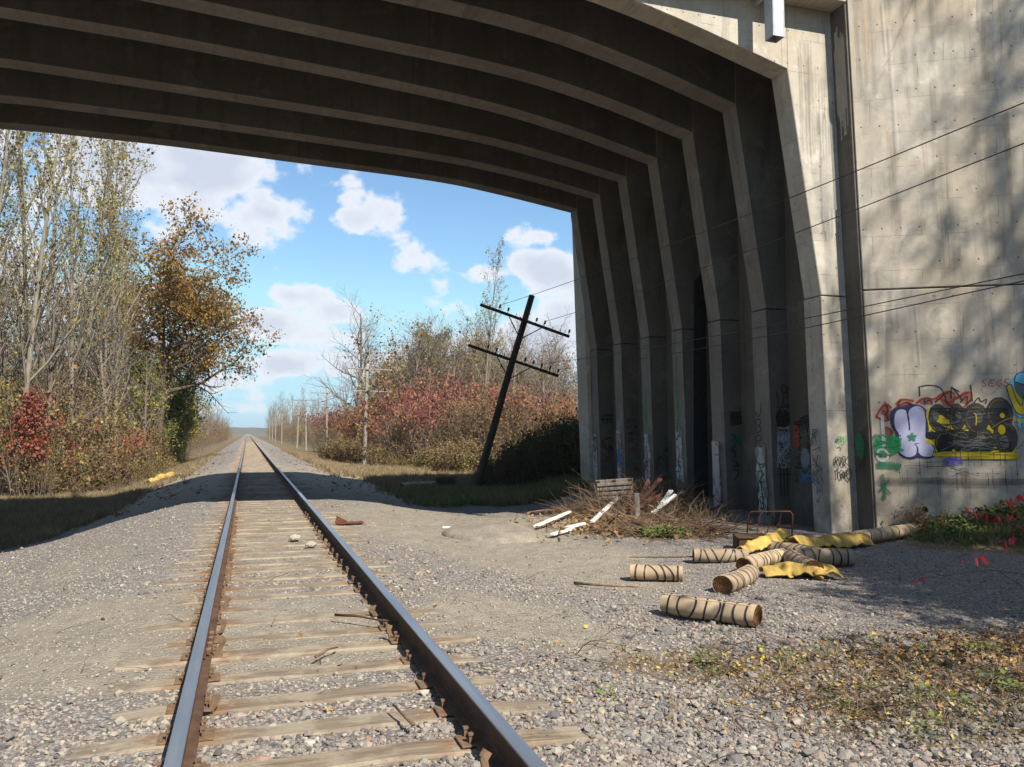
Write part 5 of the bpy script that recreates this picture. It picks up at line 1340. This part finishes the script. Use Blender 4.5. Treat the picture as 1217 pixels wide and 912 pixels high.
proto('green', 2, seed=310, H=10, r0=.2, style=dict(kids=22, ang=55, ratio=.32, sub=8, twig=5, lvl=3, start=.08, up=.08, wander=.12, shape=lambda u: 1.1-.6*u), barkm='bark_brown', leafsz=.17, pal=GREENY, dens=2.2, jitter=.24)
proto('bare', 4, seed=420, H=11, r0=.16, style=dict(kids=20, ang=36, ratio=.42, sub=8, twig=5, lvl=3, start=.2, up=.10, wander=.10), barkm='bark_twig', leafsz=.09, pal=BROWN, dens=.12, jitter=.12)
proto('forked', 2, seed=440, H=12, r0=.26, style=dict(kids=14, ang=52, ratio=.52, sub=8, twig=5, lvl=3, start=.22, up=.09, wander=.13), barkm='bark_grey', leafsz=.1, pal=BROWN, dens=.03, jitter=.1)
proto('thicket', 4, seed=530, H=4.4, r0=.032, style=dict(stems=17, spread=1.3, lean=.35, kids=9, ang=30, ratio=.34, sub=4, lvl=2, start=.3, up=.08, wander=.10), barkm='bark_twig', leafsz=.085, pal=BROWN, dens=.8, jitter=.16)
proto('olive_thicket', 3, seed=560, H=5.5, r0=.045, style=dict(stems=11, spread=1.5, lean=.32, kids=11, ang=36, ratio=.36, sub=5, lvl=2, start=.15, up=.07, wander=.12), barkm='bark_twig', leafsz=.095, pal=OLIVE+BROWN, dens=1.3, jitter=.2)
proto('sumac', 4, seed=600, H=5.0, r0=.05, style=dict(stems=12, spread=1.7, lean=.42, kids=6, ang=32, ratio=.32, sub=4, lvl=2, start=.5, up=.10, wander=.12), barkm='bark_grey', leafsz=.135, pal=REDS, dens=1.35, jitter=.26, droop=1.2, long=1.3, zmin=.60)
proto('sumac_orange', 3, seed=640, H=4.2, r0=.045, style=dict(stems=12, spread=1.6, lean=.42, kids=7, ang=34, ratio=.34, sub=4, lvl=2, start=.35, up=.08, wander=.12), barkm='bark_grey', leafsz=.125, pal=REDORANGE, dens=1.6, jitter=.26, droop=.9, long=1.25, zmin=.35)
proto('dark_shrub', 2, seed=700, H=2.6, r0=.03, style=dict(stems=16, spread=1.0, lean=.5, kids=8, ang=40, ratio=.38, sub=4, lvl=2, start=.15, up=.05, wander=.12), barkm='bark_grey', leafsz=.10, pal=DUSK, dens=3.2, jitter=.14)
proto('low_shrub', 3, seed=740, H=1.5, r0=.014, style=dict(stems=18, spread=.8, lean=.5, kids=6, ang=35, ratio=.36, sub=3, lvl=2, start=.2, up=.05, wander=.12), barkm='bark_twig', leafsz=.075, pal=BROWN+OLIVE[:2], dens=1.4, jitter=.1)
proto('young_red', 1, seed=790, H=4.6, r0=.07, style=dict(kids=15, ang=42, ratio=.42, sub=6, twig=3, lvl=3, start=.35, up=.08, wander=.12), barkm='bark_brown', leafsz=.15, pal=REDS[:3]+[(.45, .09, .04)], dens=1.5, jitter=.2, droop=.8)
KINDNAME = {'poplar': ('poplar_tree', 'tree'), 'oak': ('oak_tree', 'tree'), 'green': ('leafy_tree', 'tree'), 'bare': ('bare_tree', 'tree'), 'forked': ('bare_tree', 'tree'), 'thicket': ('thicket_shrub', 'shrub'), 'olive_thicket': ('thicket_shrub', 'shrub'),
            'sumac': ('sumac_shrub', 'shrub'), 'sumac_orange': ('sumac_shrub', 'shrub'), 'dark_shrub': ('leafy_shrub', 'shrub'), 'low_shrub': ('low_shrub', 'shrub'), 'young_red': ('maple_sapling', 'tree')}
BASEH = {'poplar': 18, 'oak': 13.2, 'green': 10, 'bare': 11, 'forked': 12, 'thicket': 4.4, 'olive_thicket': 5.5, 'sumac': 5, 'sumac_orange': 4.2, 'dark_shrub': 2.6, 'low_shrub': 1.5, 'young_red': 4.6}
def plant(kind, x, y, h, label, group=None, var=None, rz=None, sxy=None, tilt=(0, 0)):
    v = PLANTS[kind][rnd.randrange(len(PLANTS[kind])) if var is None else var]
    nm, cat = KINDNAME[kind]
    s_ = h/BASEH[kind]; q = s_ if sxy is None else sxy
    t_ = thing(nm, label, cat, (x, y, gz(x, y)), group, (tilt[0], tilt[1], rnd.uniform(0, 6.28) if rz is None else rz)); t_.scale = (q, q, s_)
    for pn, me in v.items(): link(pn, me, t_)
    return t_

# left wood, front row of tall sparse poplars
POP = [(-9.6, 39, 19.5, 'tall pale-barked poplar at the far left edge of the wood'), (-8.3, 44, 19, 'tall poplar with a straight pale trunk, second from the left edge'), (-9.0, 49, 21, 'tall thin yellow-leaved poplar rising behind the red sapling'),
       (-7.6, 52, 20, 'tall poplar with twin-looking pale trunks in the middle of the left wood'), (-10.5, 46, 22, 'lofty sparse poplar standing back in the left wood'), (-8.6, 57, 20.5, 'tall poplar left of the orange oak'),
       (-12.5, 43, 20, 'sparse poplar leaning at the left frame edge'), (-11.8, 54, 22, 'slender poplar behind the front row of poplars'), (-14, 50, 22, 'thin-crowned poplar deep in the left wood'), (-10.2, 61, 22, 'slender poplar rising just behind the oak')]
for i, (x, y, h, lb) in enumerate(POP): plant('poplar', x, y, h, lb, var=i % 4, tilt=(rnd.uniform(-.03, .03), rnd.uniform(-.04, .05)))
plant('oak', -6.7, 68, 14.6, 'large spreading oak with orange-brown leaves reaching over the track side', rz=0, sxy=1.06)
plant('green', -6.6, 74, 9.5, 'yellow-green leafy tree under the oak', var=0)
plant('green', -7.3, 66, 8.0, 'dark green bushy tree at the foot of the oak', var=1)
plant('green', -6.1, 84, 10.5, 'loose green tree whose edge shows right of the oak trunk', var=1)
plant('young_red', -9.0, 38.5, 3.9, 'small red-leaved sapling with a dark trunk at the left edge', rz=1)
plant('young_red', -8.4, 41.5, 3.2, 'second red-leaved sapling right of the one at the edge', rz=3)
plant('sumac_orange', -7.5, 45, 3.4, 'low orange-red bush under the poplars')
plant('sumac_orange', -6.8, 55, 3.2, 'small red-tinged bush before the dark green tree')
LT = [('bare', -8.9, 41, 9, 'bare grey tree between the first poplars'), ('bare', -7.4, 47, 10, 'bare twiggy tree in front of the middle poplars'), ('forked', -8.2, 50.5, 10, 'forked leafless tree with pale limbs in the left wood'),
      ('bare', -9.8, 53, 12, 'leafless tree crowded behind the poplars'), ('forked', -12, 47, 12, 'broad leafless tree deep behind the red sapling'), ('bare', -11.0, 41, 10, 'bare tree behind the red sapling'), ('bare', -6.9, 60, 8, 'thin bare tree beside the oak'), ('forked', -13.2, 58, 13, 'large bare tree far back in the left wood')]
for k_, x, y, h, lb in LT: plant(k_, x, y, h, lb)
for i in range(46):
    y = 38+i*1.15+rnd.uniform(-.6, .6); x = -8.2-rnd.random()*6.5+(.9 if y > 55 else 0)
    plant('olive_thicket' if rnd.random() < .45 else 'thicket', x, y, rnd.uniform(3.0, 7.2), 'brown and olive undergrowth shrub beneath the poplars of the left wood', 'undergrowth of the left wood')
for i in range(26):
    y = 38+i*1.6+rnd.uniform(-.5, .5); plant(rnd.choice(('low_shrub', 'low_shrub', 'thicket')), -6.7-rnd.random()*1.3-(.7 if y < 44 else 0), y, rnd.uniform(1.2, 2.4), 'low dry shrub along the front of the left wood', 'low shrubs along the left wood')
# left side further on, tapering to the vanishing point
for i in range(64):
    y = 80+i*5.2+rnd.uniform(-2, 2); x = -7.2-rnd.random()*5-(y-80)*.004
    k_ = rnd.choice(('bare', 'olive_thicket', 'forked', 'sumac_orange', 'thicket', 'bare', 'olive_thicket'))
    h = {'bare': 9, 'forked': 8.5, 'olive_thicket': 6.5, 'sumac_orange': 4.6, 'thicket': 5.5}[k_]*rnd.uniform(.8, 1.2)*(1.15 if y < 130 else .95)
    plant(k_, x, y, h, 'autumn %s in the tapering tree line left of the distant track' % ('tree' if k_ in ('bare', 'forked') else 'bush'), 'left distant tree line')
for i in range(34):
    plant('thicket', -6.6-rnd.random()*2.2, 84+i*6.5+rnd.uniform(-2, 2), rnd.uniform(2.2, 3.6), 'low brown brush at the foot of the left distant tree line', 'brush below the left distant trees')
    plant('thicket', 8.9+rnd.random()*2.4, 104+i*6.5+rnd.uniform(-2, 2), rnd.uniform(2.2, 3.6), 'low brown brush at the foot of the right distant tree line', 'brush below the right distant trees')
for i in range(22):
    plant(rnd.choice(('low_shrub', 'low_shrub', 'thicket')), -5.6-rnd.random()*1.6, 37+i*2.2, rnd.uniform(.5, 1.3), 'small dry bush in the grass before the left wood', 'small bushes before the left wood')
# right side: sumac thicket round the upright poles, woods behind
SUM = [('sumac', 10.2, 57, 5.8, 'red sumac just right of the nearest upright pole'), ('sumac', 11.3, 57, 6.3, 'tall red sumac mass behind the nearest upright pole'), ('sumac', 10.8, 49, 4.9, 'red-topped sumac in the middle of the right thicket'),
       ('sumac', 12.6, 47.5, 5.3, 'bright red sumac left of the leaning pole'), ('sumac', 13.8, 44, 5.2, 'red sumac showing behind the leaning pole'), ('sumac_orange', 15.2, 43, 4.3, 'orange-red sumac right of the leaning pole'),
       ('sumac_orange', 16.5, 40, 3.9, 'orange sumac close to the bridge pier'), ('sumac', 18.5, 45, 4.8, 'red sumac seen beside the far bridge pilaster'), ('sumac_orange', 10.4, 80, 5.0, 'orange sumac between the two nearest upright poles'),
       ('sumac_orange', 10.9, 88, 5.6, 'russet sumac left of the nearest upright pole'), ('sumac', 9.9, 99, 5.8, 'red sumac beside the second upright pole'), ('sumac', 9.3, 110, 5.8, 'deep red sumac at the left end of the thicket'), ('sumac_orange', 10.6, 69, 5.5, 'russet sumac behind the pole arms'), ('sumac_orange', 10.2, 63, 4.4, 'orange and red sumac low beside the pole post'),
       ('sumac', 14.8, 54, 6.2, 'tall red sumac in the second rank'), ('sumac', 13.2, 64, 6.6, 'tall red sumac far behind the pole')]
for k_, x, y, h, lb in SUM: plant(k_, x, y, h, lb)
for i in range(64):
    y = rnd.uniform(41, 66); x = 9.6+(66-y)*.17+rnd.uniform(-1.2, 4.5)
    plant('thicket' if rnd.random() < .75 else 'olive_thicket', x, y, rnd.uniform(3.0, 4.8), 'bare grey-stemmed brush of the thicket right of the track', 'stems of the right thicket')
for i in range(60):
    y = rnd.uniform(33, 70); x = 8.2+(66-y)*.09+rnd.uniform(-1.6, 1.2)
    plant('low_shrub', x, y, rnd.uniform(.9, 1.9), 'low yellow-brown shrub at the foot of the sumac thicket', 'low shrubs before the sumac')
RT = [('forked', 11.0, 92, 15.5, 'large leafless tree with spreading limbs behind the upright poles'), ('forked', 12.8, 99, 14.5, 'second large leafless tree right of the spreading one'), ('green', 19.8, 84, 12.5, 'green-crowned tree rising behind the sumac'), ('bare', 17.2, 82, 12, 'bare tree left of the green crown'),
      ('bare', 21.5, 80, 12.5, 'bare tree right of the green crown'), ('poplar', 16.2, 60, 15.6, 'tall thin poplar standing above all else right of the track'), ('bare', 17.4, 63, 11.5, 'bare tree beside the tall thin poplar'), ('bare', 22.5, 62, 10.5, 'leafless tree seen right of the leaning pole'),
      ('bare', 24.5, 58, 9.8, 'leafless tree behind the leaning pole arms'), ('forked', 20, 56, 8.8, 'small bare tree between the pole and the pier'), ('bare', 14.5, 75, 11, 'bare tree behind the red sumac'), ('bare', 22.0, 70, 11.5, 'bare tree far behind the sumac'), ('bare', 27, 66, 10.5, 'bare tree seen next to the far bridge pilaster'), ('bare', 19.2, 72, 12.5, 'slim bare tree left of the poplar'), ('green', 23.0, 88, 11.5, 'second green crown behind the first'), ('bare', 29, 60, 10, 'bare tree mostly behind the bridge pier')]
for k_, x, y, h, lb in RT: plant(k_, x, y, h, lb)
for i in range(60):
    y = 112+i*5.4+rnd.uniform(-2, 2); x = 9.6+rnd.random()*6
    k_ = rnd.choice(('bare', 'olive_thicket', 'forked', 'sumac_orange', 'thicket', 'olive_thicket'))
    h = {'bare': 9, 'forked': 8.5, 'olive_thicket': 6, 'sumac_orange': 4.4, 'thicket': 5}[k_]*rnd.uniform(.8, 1.2)*.95
    plant(k_, x, y, h, 'autumn %s in the tapering tree line right of the distant track' % ('tree' if k_ in ('bare', 'forked') else 'bush'), 'right distant tree line')
for i in range(22):
    y = 250+i*11; plant(rnd.choice(('poplar', 'bare')), 9.5+rnd.random()*8, y, rnd.uniform(12, 16), 'distant slender poplar above the right tree line', 'distant poplars')
for i in range(20):
    y = rnd.uniform(70, 84); x = 12.5+i*.85+rnd.uniform(-.4, .4)
    plant(('bare', 'olive_thicket', 'bare', 'bare', 'forked')[i % 5], x, y, rnd.uniform(10.6, 12.6)-(1.2 if i > 12 else 0), 'brown twiggy tree just behind the sumac, number %s counted from the left' % ('one two three four five six seven eight nine ten eleven twelve thirteen fourteen fifteen sixteen seventeen eighteen nineteen twenty'.split()[i]), 'rank of trees behind the sumac')
for i in range(64):
    y = rnd.uniform(66, 120); x = y*.135+rnd.uniform(2.5, 22)
    plant(rnd.choice(('bare', 'bare', 'olive_thicket', 'thicket')), x, y, rnd.uniform(8.5, 12)*(y/90)**.5, 'brown woodland tree filling the space behind the sumac', 'woodland behind the sumac')
for i in range(24):
    y = rnd.uniform(62, 110); x = -rnd.uniform(12.5, 24)
    plant(rnd.choice(('bare', 'olive_thicket', 'bare')), x, y, rnd.uniform(9, 13), 'brown woodland tree filling the space behind the poplars', 'woodland behind the poplars')
# shaded bushes on the slope beyond the piers
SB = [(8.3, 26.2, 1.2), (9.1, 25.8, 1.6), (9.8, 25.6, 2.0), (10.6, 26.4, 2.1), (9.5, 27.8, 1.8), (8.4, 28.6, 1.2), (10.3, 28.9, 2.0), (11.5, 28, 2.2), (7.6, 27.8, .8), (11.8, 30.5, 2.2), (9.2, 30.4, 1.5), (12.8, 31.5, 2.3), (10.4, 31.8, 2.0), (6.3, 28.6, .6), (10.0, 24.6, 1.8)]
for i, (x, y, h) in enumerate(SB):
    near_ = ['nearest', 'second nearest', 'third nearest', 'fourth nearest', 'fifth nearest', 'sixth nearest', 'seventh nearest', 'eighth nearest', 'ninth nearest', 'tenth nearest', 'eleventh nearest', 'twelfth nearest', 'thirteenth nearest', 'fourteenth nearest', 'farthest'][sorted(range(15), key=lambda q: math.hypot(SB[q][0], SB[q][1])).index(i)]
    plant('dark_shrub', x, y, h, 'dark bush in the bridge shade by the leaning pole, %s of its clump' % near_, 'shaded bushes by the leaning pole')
# trees behind and to the right of the viewer: their bare crowns dapple the wall and the ground with shade
for i, (k_, x, y, h) in enumerate([('forked', 11.8, -2.6, 10.5), ('poplar', 15.8, -7.5, 25), ('poplar', 20.2, -5.2, 25), ('poplar', 18.4, -6.0, 26), ('poplar', 17.2, -9.5, 27), ('forked', 16.4, -4.2, 20), ('olive_thicket', 10.4, .6, 7.0), ('forked', 20.5, -6.5, 22), ('green', 10.2, -.2, 8.6), ('forked', 9.4, -2.8, 8.5), ('olive_thicket', 8.8, .3, 6.3), ('bare', 8.6, -1.4, 7.5), ('bare', 14.6, -5.0, 19)]):
    plant(k_, x, y, h, 'autumn tree standing right of the viewer outside the picture', 'trees right of the viewer', tilt=(0, .05))
for x, y, h, q in ((9.6, -.3, 8.6, .62), (10.9, 1.5, 8.6, .6), (8.1, -.1, 8.0, .45), (12.0, -.6, 10, .7), (9.0, 1.3, 8.0, .5), (10.0, -2.0, 9.5, .6), (11.4, 2.8, 9.0, .55)):
    plant('green', x, y, h, 'leafy young tree standing right of the viewer outside the picture', 'trees right of the viewer', sxy=q)
# unseen woods added behind the viewer, blocking low sky light from the bridge webs
for i in range(46):
    sd_ = 1 if i % 2 else -1; y = -9-i*1.6+rnd.uniform(-2, 2); x = sd_*rnd.uniform(8.5, 20)
    plant(rnd.choice(('poplar', 'green', 'olive_thicket', 'forked', 'bare')), x, y, rnd.uniform(8, 13) if sd_ > 0 else rnd.uniform(9, 17), 'autumn tree added unseen behind the viewer to block low sky light', 'added unseen woods behind the viewer')

# ------------------------------------------------------------------ ground cover
def tuft_mesh(i, n=14, h=.3, spread=.05, w=.006):
    r_ = random.Random(i+50); V, F = [], []
    for _ in range(n):
        a = r_.uniform(0, 6.283); q = r_.random()*spread; p = Vector((math.cos(a)*q, math.sin(a)*q, 0)); hh = h*r_.uniform(.4, 1.1)
        d = Vector((math.cos(a)*r_.uniform(.05, .8), math.sin(a)*r_.uniform(.05, .8), 1)).normalized(); sd = Vector((-math.sin(a+1), math.cos(a+1), 0))*w
        m_ = p+d*hh*.55; e = p+d*hh*.95+Vector((d.x, d.y, -.25))*hh*.25
        b = len(V); V += [p-sd, p+sd, m_+sd*.8, m_-sd*.8, e]; F += [(b, b+1, b+2, b+3), (b+3, b+2, b+4)]
    return raw_mesh('tuft', V, F, M['grass'])
def weed_mesh(i):
    r_ = random.Random(i+90); V, F = [], []
    for _ in range(16):
        a = r_.uniform(0, 6.283); q = r_.random()*.09; z_ = r_.random()*.10; p = Vector((math.cos(a)*q, math.sin(a)*q, z_)); s_ = r_.uniform(.018, .045)
        d = Vector((math.cos(a), math.sin(a), r_.uniform(-.2, .8))).normalized()*s_; sd = Vector((-math.sin(a), math.cos(a), 0))*s_*.35
        b = len(V); V += [p, p+d*.5+sd, p+d, p+d*.5-sd]; F.append((b, b+1, b+2, b+3))
    return raw_mesh('weed', V, F, M['grass'])
def litter_mesh(i):
    r_ = random.Random(i); V = [(0, 0, 0)]; n = 7
    for j in range(n):
        a = 6.283*j/n; q = r_.uniform(.6, 1.15)*(1 if j % 2 else .72); V.append((math.cos(a)*q, math.sin(a)*q, r_.uniform(-.05, .45)))
    return raw_mesh('litter_leaf', V, [(0, j+1, (j+1) % n+1) for j in range(n)], M['litter'])
def twig_mesh(i):
    r_ = random.Random(i+7); mb = MB(); p = Vector((0, 0, 0)); d = Vector((1, 0, .1)); pts = [p.copy()]
    for _ in range(4): d = (d+rv(r_, .25)).normalized(); p = p+d*.25; p.z = abs(p.z); pts.append(p.copy())
    mb.tube(pts, [.012, .011, .009, .007, .004], 3, cap=False)
    return raw_mesh('twig', mb.v, mb.f, M['dead_branch'])
TUFTS = proto_coll('tuft_forms', [tuft_mesh(i) for i in range(6)]); WEEDS = proto_coll('weed_forms', [weed_mesh(i) for i in range(5)])
LIT = proto_coll('leaf_forms', [litter_mesh(i) for i in range(5)]); TWIGS = proto_coll('twig_forms', [twig_mesh(i) for i in range(5)])
def height_at(x, y):
    nn_ = np.array([mnoise.noise(Vector((a*.9, b*.9, 0)))*.05+mnoise.noise(Vector((a*3.1, b*3.1, 0)))*.0175 if (-14 < a < 16 and 2 < b < 60) else 0 for a, b in zip(x, y)])
    return ground_z(x, y)+nn_*(1-(1-sm(1.1, 1.5, np.abs(x)))*.86)
def cover(name, coll, npk, x, y, smin, smax, tint0, tint1, label, flat=False, tl=.25, lift=0):
    n = len(x); s_ = nr.uniform(smin, smax, n)
    scatter(name, np.stack([x, y, height_at(x, y)+lift], 1), np.stack([nr.normal(0, tl, n), nr.normal(0, tl, n), nr.uniform(0, 6.28, n)], 1), np.repeat(s_[:, None], 3, 1), nr.uniform(tint0, tint1, n), nr.integers(0, npk, n), coll, label)
def sample(n, x0, x1, y0, y1, fn, power=1.3):
    x, y = candidates(n, x0, x1, y0, y1, power); k_ = nr.random(n) < fn(x, y); return x[k_], y[k_]
def clear_wall(x, y): return ~((((x-WP[0])*WN[0]+(y-WP[1])*WN[1] < .03) & (x > 9.2) & (y < 13)) | ((x > 9) & (y > 12) & (y < 24)))
# verges far down both sides
x, y = sample(130000, -14, -2.4, 20, 95, lambda x, y: np.clip(veg_mask(x, y)*1.1-.15+.4*lattice_noise(x, y, .8, 1), 0, 1))
cover('dry_verge_grass', TUFTS, 6, x, y, .3, 1.5, .0, .62, 'dry brown grass on the verge left of the track')
x, y = sample(110000, 2.4, 18, 25.5, 95, lambda x, y: np.clip(veg_mask(x, y)*1.1-.15+.4*lattice_noise(x, y, .8, 2), 0, 1))
cover('dry_verge_grass', TUFTS, 6, x, y, .3, 1.5, .0, .62, 'dry brown grass on the verge right of the track')
x, y = sample(26000, -9, 12, 24, 90, lambda x, y: .9*np.clip(veg_mask(x, y)+.1, 0, 1)*(np.abs(x) > 1.6))
cover('fallen_leaves', LIT, 5, x, y, .04, .09, .1, .9, 'fallen leaves scattered over the verges', lift=.01)
# foreground right: dead stems, leaves, small weeds
def patch(x, y): return np.clip(blob(x, y, 3.7, 4.5, 1.5, .75)*1.0+blob(x, y, 2.8, 5.7, 1.4, .40)*.8+blob(x, y, 5.0, 5.2, 1.6, .8)*1.0+.35*lattice_noise(x, y, 2.2, 4)-.12, 0, 1)
x, y = sample(9000, 1.3, 7.5, 2.6, 7.6, lambda x, y: patch(x, y)**1.5*np.clip(.3+lattice_noise(x, y, 4.5, 8)*1.3, .02, 1)*.5, 1.2)
cover('dead_weed_stems', TUFTS, 6, x, y, .15, .5, .0, .5, 'dead brown weed stems in the stony patch at lower right', tl=.5)
x, y = sample(7000, 1.3, 7.5, 2.6, 7.6, lambda x, y: patch(x, y)**1.2*np.clip(lattice_noise(x, y, 3.0, 12)*1.6, 0, 1)*.5, 1.2)
cover('green_weeds', WEEDS, 5, x, y, .5, 1.2, .72, 1.0, 'small green weeds in the stony patch at lower right')
x, y = sample(14000, 1.2, 7.5, 2.6, 7.6, lambda x, y: patch(x, y)*.42+.006, 1.2)
cover('fallen_leaves', LIT, 5, x, y, .010, .026, .1, 1.0, 'yellow and brown fallen leaves at lower right', lift=.02, tl=.5)
x, y = sample(9000, 1.2, 7.5, 2.6, 8.0, lambda x, y: patch(x, y)*.5+.004, 1.2)
cover('fallen_twigs', TWIGS, 5, x, y, .08, .4, 0, 1, 'dead twigs at lower right', lift=.015, tl=.12)
x, y = sample(3000, 3.8, 7.5, 4.6, 7.2, lambda x, y: np.clip(blob(x, y, 5.4, 5.35, 1.3, .42)*1.2, 0, 1)*.75, 1.1)
cover('curled_leaf_drift', LIT, 5, x, y, .018, .038, .25, .8, 'drift of curled tan leaves at the right edge', lift=.03, tl=.7)
x, y = sample(9000, -6, 9, 3, 22, lambda x, y: (.035+.12*blob(x, y, 3.6, 14, 1.5, 1.4)+.15*blob(x, y, 5.8, 14.5, 2.2, 2.0))*(np.abs(np.abs(x)-.75) > .1))
cover('scattered_leaves', LIT, 5, x, y, .014, .034, .1, .95, 'scattered fallen leaves on the gravel', lift=.012, tl=.4)
x, y = sample(5000, -6, 9, 5, 22, lambda x, y: .02+.22*blob(x, y, 6, 14, 2.2, 2.4)+.05*sand_mask(x, y))
cover('scattered_twigs', TWIGS, 5, x, y, .08, .35, 0, 1, 'small twigs scattered on the ground', lift=.01, tl=.1)
x, y = sample(5000, 5.8, 9.5, 13.8, 19.5, lambda x, y: .22*blob(x, y, 7.4, 16.2, 1.0, 1.5), 1.01)
cover('dry_pile_weeds', TUFTS, 6, x, y, .5, 1.5, .0, .3, 'dry brown weeds growing through the brush pile', tl=.5, lift=.05)
x, y = sample(9000, 4.0, 9.5, 11.8, 19.5, lambda x, y: (.5*blob(x, y, 6.9, 15.6, 1.4, 1.8)+.35*blob(x, y, 5.9, 14.0, 1.3, 1.3))*.7, 1.01)
cover('pile_dead_leaves', LIT, 5, x, y, .03, .065, .1, .7, 'dead leaves caught in and round the brush pile', tl=.6, lift=.08)
# foot of the wing wall
x, y = sample(26000, 9.0, 14, 7.5, 11.9, lambda x, y: clear_wall(x, y)*np.clip(1.15-((x-WP[0])*WN[0]+(y-WP[1])*WN[1])/1.2, 0, 1)*sm(9.6, 10.6, x)*.9, 1.01)
cover('wall_foot_grass', TUFTS, 6, x, y, .25, .95, .45, 1.0, 'green and brown grass along the foot of the wall', tl=.35)
x, y = sample(9000, 9.0, 14, 7.5, 11.9, lambda x, y: clear_wall(x, y)*np.clip(1.1-((x-WP[0])*WN[0]+(y-WP[1])*WN[1])/.9, 0, 1)*sm(9.8, 10.6, x)*.6, 1.01)
cover('wall_foot_weeds', WEEDS, 5, x, y, .8, 2.4, .7, 1.0, 'leafy weeds along the foot of the wall')
# grass and weeds in the deck's shade on the left and beside the leaning pole
x, y = sample(16000, 3.5, 12, 22.8, 30, lambda x, y: np.clip(sm(3.5, 6.5, x)*.8, 0, 1), 1.1)
cover('shaded_weeds', TUFTS, 6, x, y, .5, 1.5, .3, .95, 'grass and weeds in the shade round the leaning pole')
x, y = sample(1500, 5.9, 6.9, 12.3, 13.2, lambda x, y: blob(x, y, 6.3, 12.8, .35, .25)*.8, 1.01)
cover('green_clump', WEEDS, 5, x, y, .8, 1.6, .85, 1.0, 'green weed clump in front of the brush pile')
# red-leaved sumac reaching in from the right edge
sr = thing('red_sumac_bush', 'sumac branches with hanging bright red leaflets reaching in from the right edge', 'shrub', (7.45, 6.35, gz(7.45, 6.35)))
sr.scale = (1, 1, .72)
r_ = random.Random(4); LV = []
BR = [([(0, 0, 0), (-.2, .05, .6), (-.75, .1, .95), (-1.35, .05, .78)], .014), ([(0, 0, 0), (-.1, .1, .8), (-.5, .25, 1.25), (-.95, .3, 1.40)], .014), ([(0, 0, 0), (-.3, .1, .45), (-.8, .2, .55), (-1.5, .45, .42)], .010), ([(0, 0, 0), (-.25, -.1, .3), (-.7, -.15, .35), (-1.0, -.1, .60)], .011), ([(0, 0, 0), (.1, .1, 1.0), (-.2, .3, 1.6)], .015), ([(0, 0, 0), (-.4, -.3, .2), (-.8, -.5, .12)], .009)]
for pts, rr in BR:
    MB().tube(pts, [rr*(1-.6*i/(len(pts)-1)) for i in range(len(pts))], 6).build('branch', M['dead_branch'], sr, smooth=True)
C_, n_l = [], 0
def leaflets(p, d, n, L):
    global n_l
    V, F = [], []
    for i in range(n):
        q = Vector(p)+Vector(d)*(i/n)*.38
        for sg in (-1, 1):
            if r_.random() < .25: continue
            dn = Vector((r_.gauss(0, .25), sg*.3+r_.gauss(0, .2), -1)).normalized()*L*r_.uniform(.7, 1.15); sd = Vector((1, r_.gauss(0, .4), 0)).normalized()*L*.13
            b = len(V); V += [tuple(q), tuple(q+dn*.35+sd), tuple(q+dn*.75+sd*.7), tuple(q+dn), tuple(q+dn*.75-sd*.7), tuple(q+dn*.35-sd)]; F.append((b, b+1, b+2, b+3, b+4, b+5))
    o = link('leaf_spray', raw_mesh('leaf_spray', V, F, M['leaf'], cols=[(.50, .03, .05, 1) if r_.random() < .8 else (.6, .14, .12, 1) for _ in V]), sr)
for p, d, n, L in (((-1.35, .05, .78), (.9, 0, .15), 5, .17), ((-.95, .3, 1.4), (.8, 0, -.2), 5, .16), ((-.75, .1, .95), (.6, 0, .3), 4, .15), ((-.2, .3, 1.6), (-.8, 0, -.3), 5, .17), ((-1.5, .45, .42), (.5, 0, .1), 2, .10), ((-.55, .3, 1.28), (.7, 0, .1), 4, .15)):
    leaflets(p, d, n, L)
plant('low_shrub', 10.35, 11.25, .5, 'small green-brown bush at the wall foot beside the long roll', var=0)
plant('low_shrub', 12.3, 9.6, 1.0, 'leafy bush at the wall foot near the right edge', var=1)
plant('low_shrub', 11.2, 9.9, .5, 'thin dry bush before the wall near the red leaves', var=2)

# ------------------------------------------------------------------ thin autumn haze
k = bpy.data.materials.new('haze_air'); k.use_nodes = True
k.node_tree.nodes.clear()
o_ = k.node_tree.nodes.new('ShaderNodeOutputMaterial'); pv = k.node_tree.nodes.new('ShaderNodeVolumePrincipled')
pv.inputs['Color'].default_value = (.86, .92, 1, 1); pv.inputs['Density'].default_value = .0002; pv.inputs['Anisotropy'].default_value = .2
k.node_tree.links.new(pv.outputs[0], o_.inputs['Volume'])
hz = MB().box(-3200, 3200, -420, 4200, -8, 45).build('haze', k, kind='stuff', label='thin pale haze over the far track')
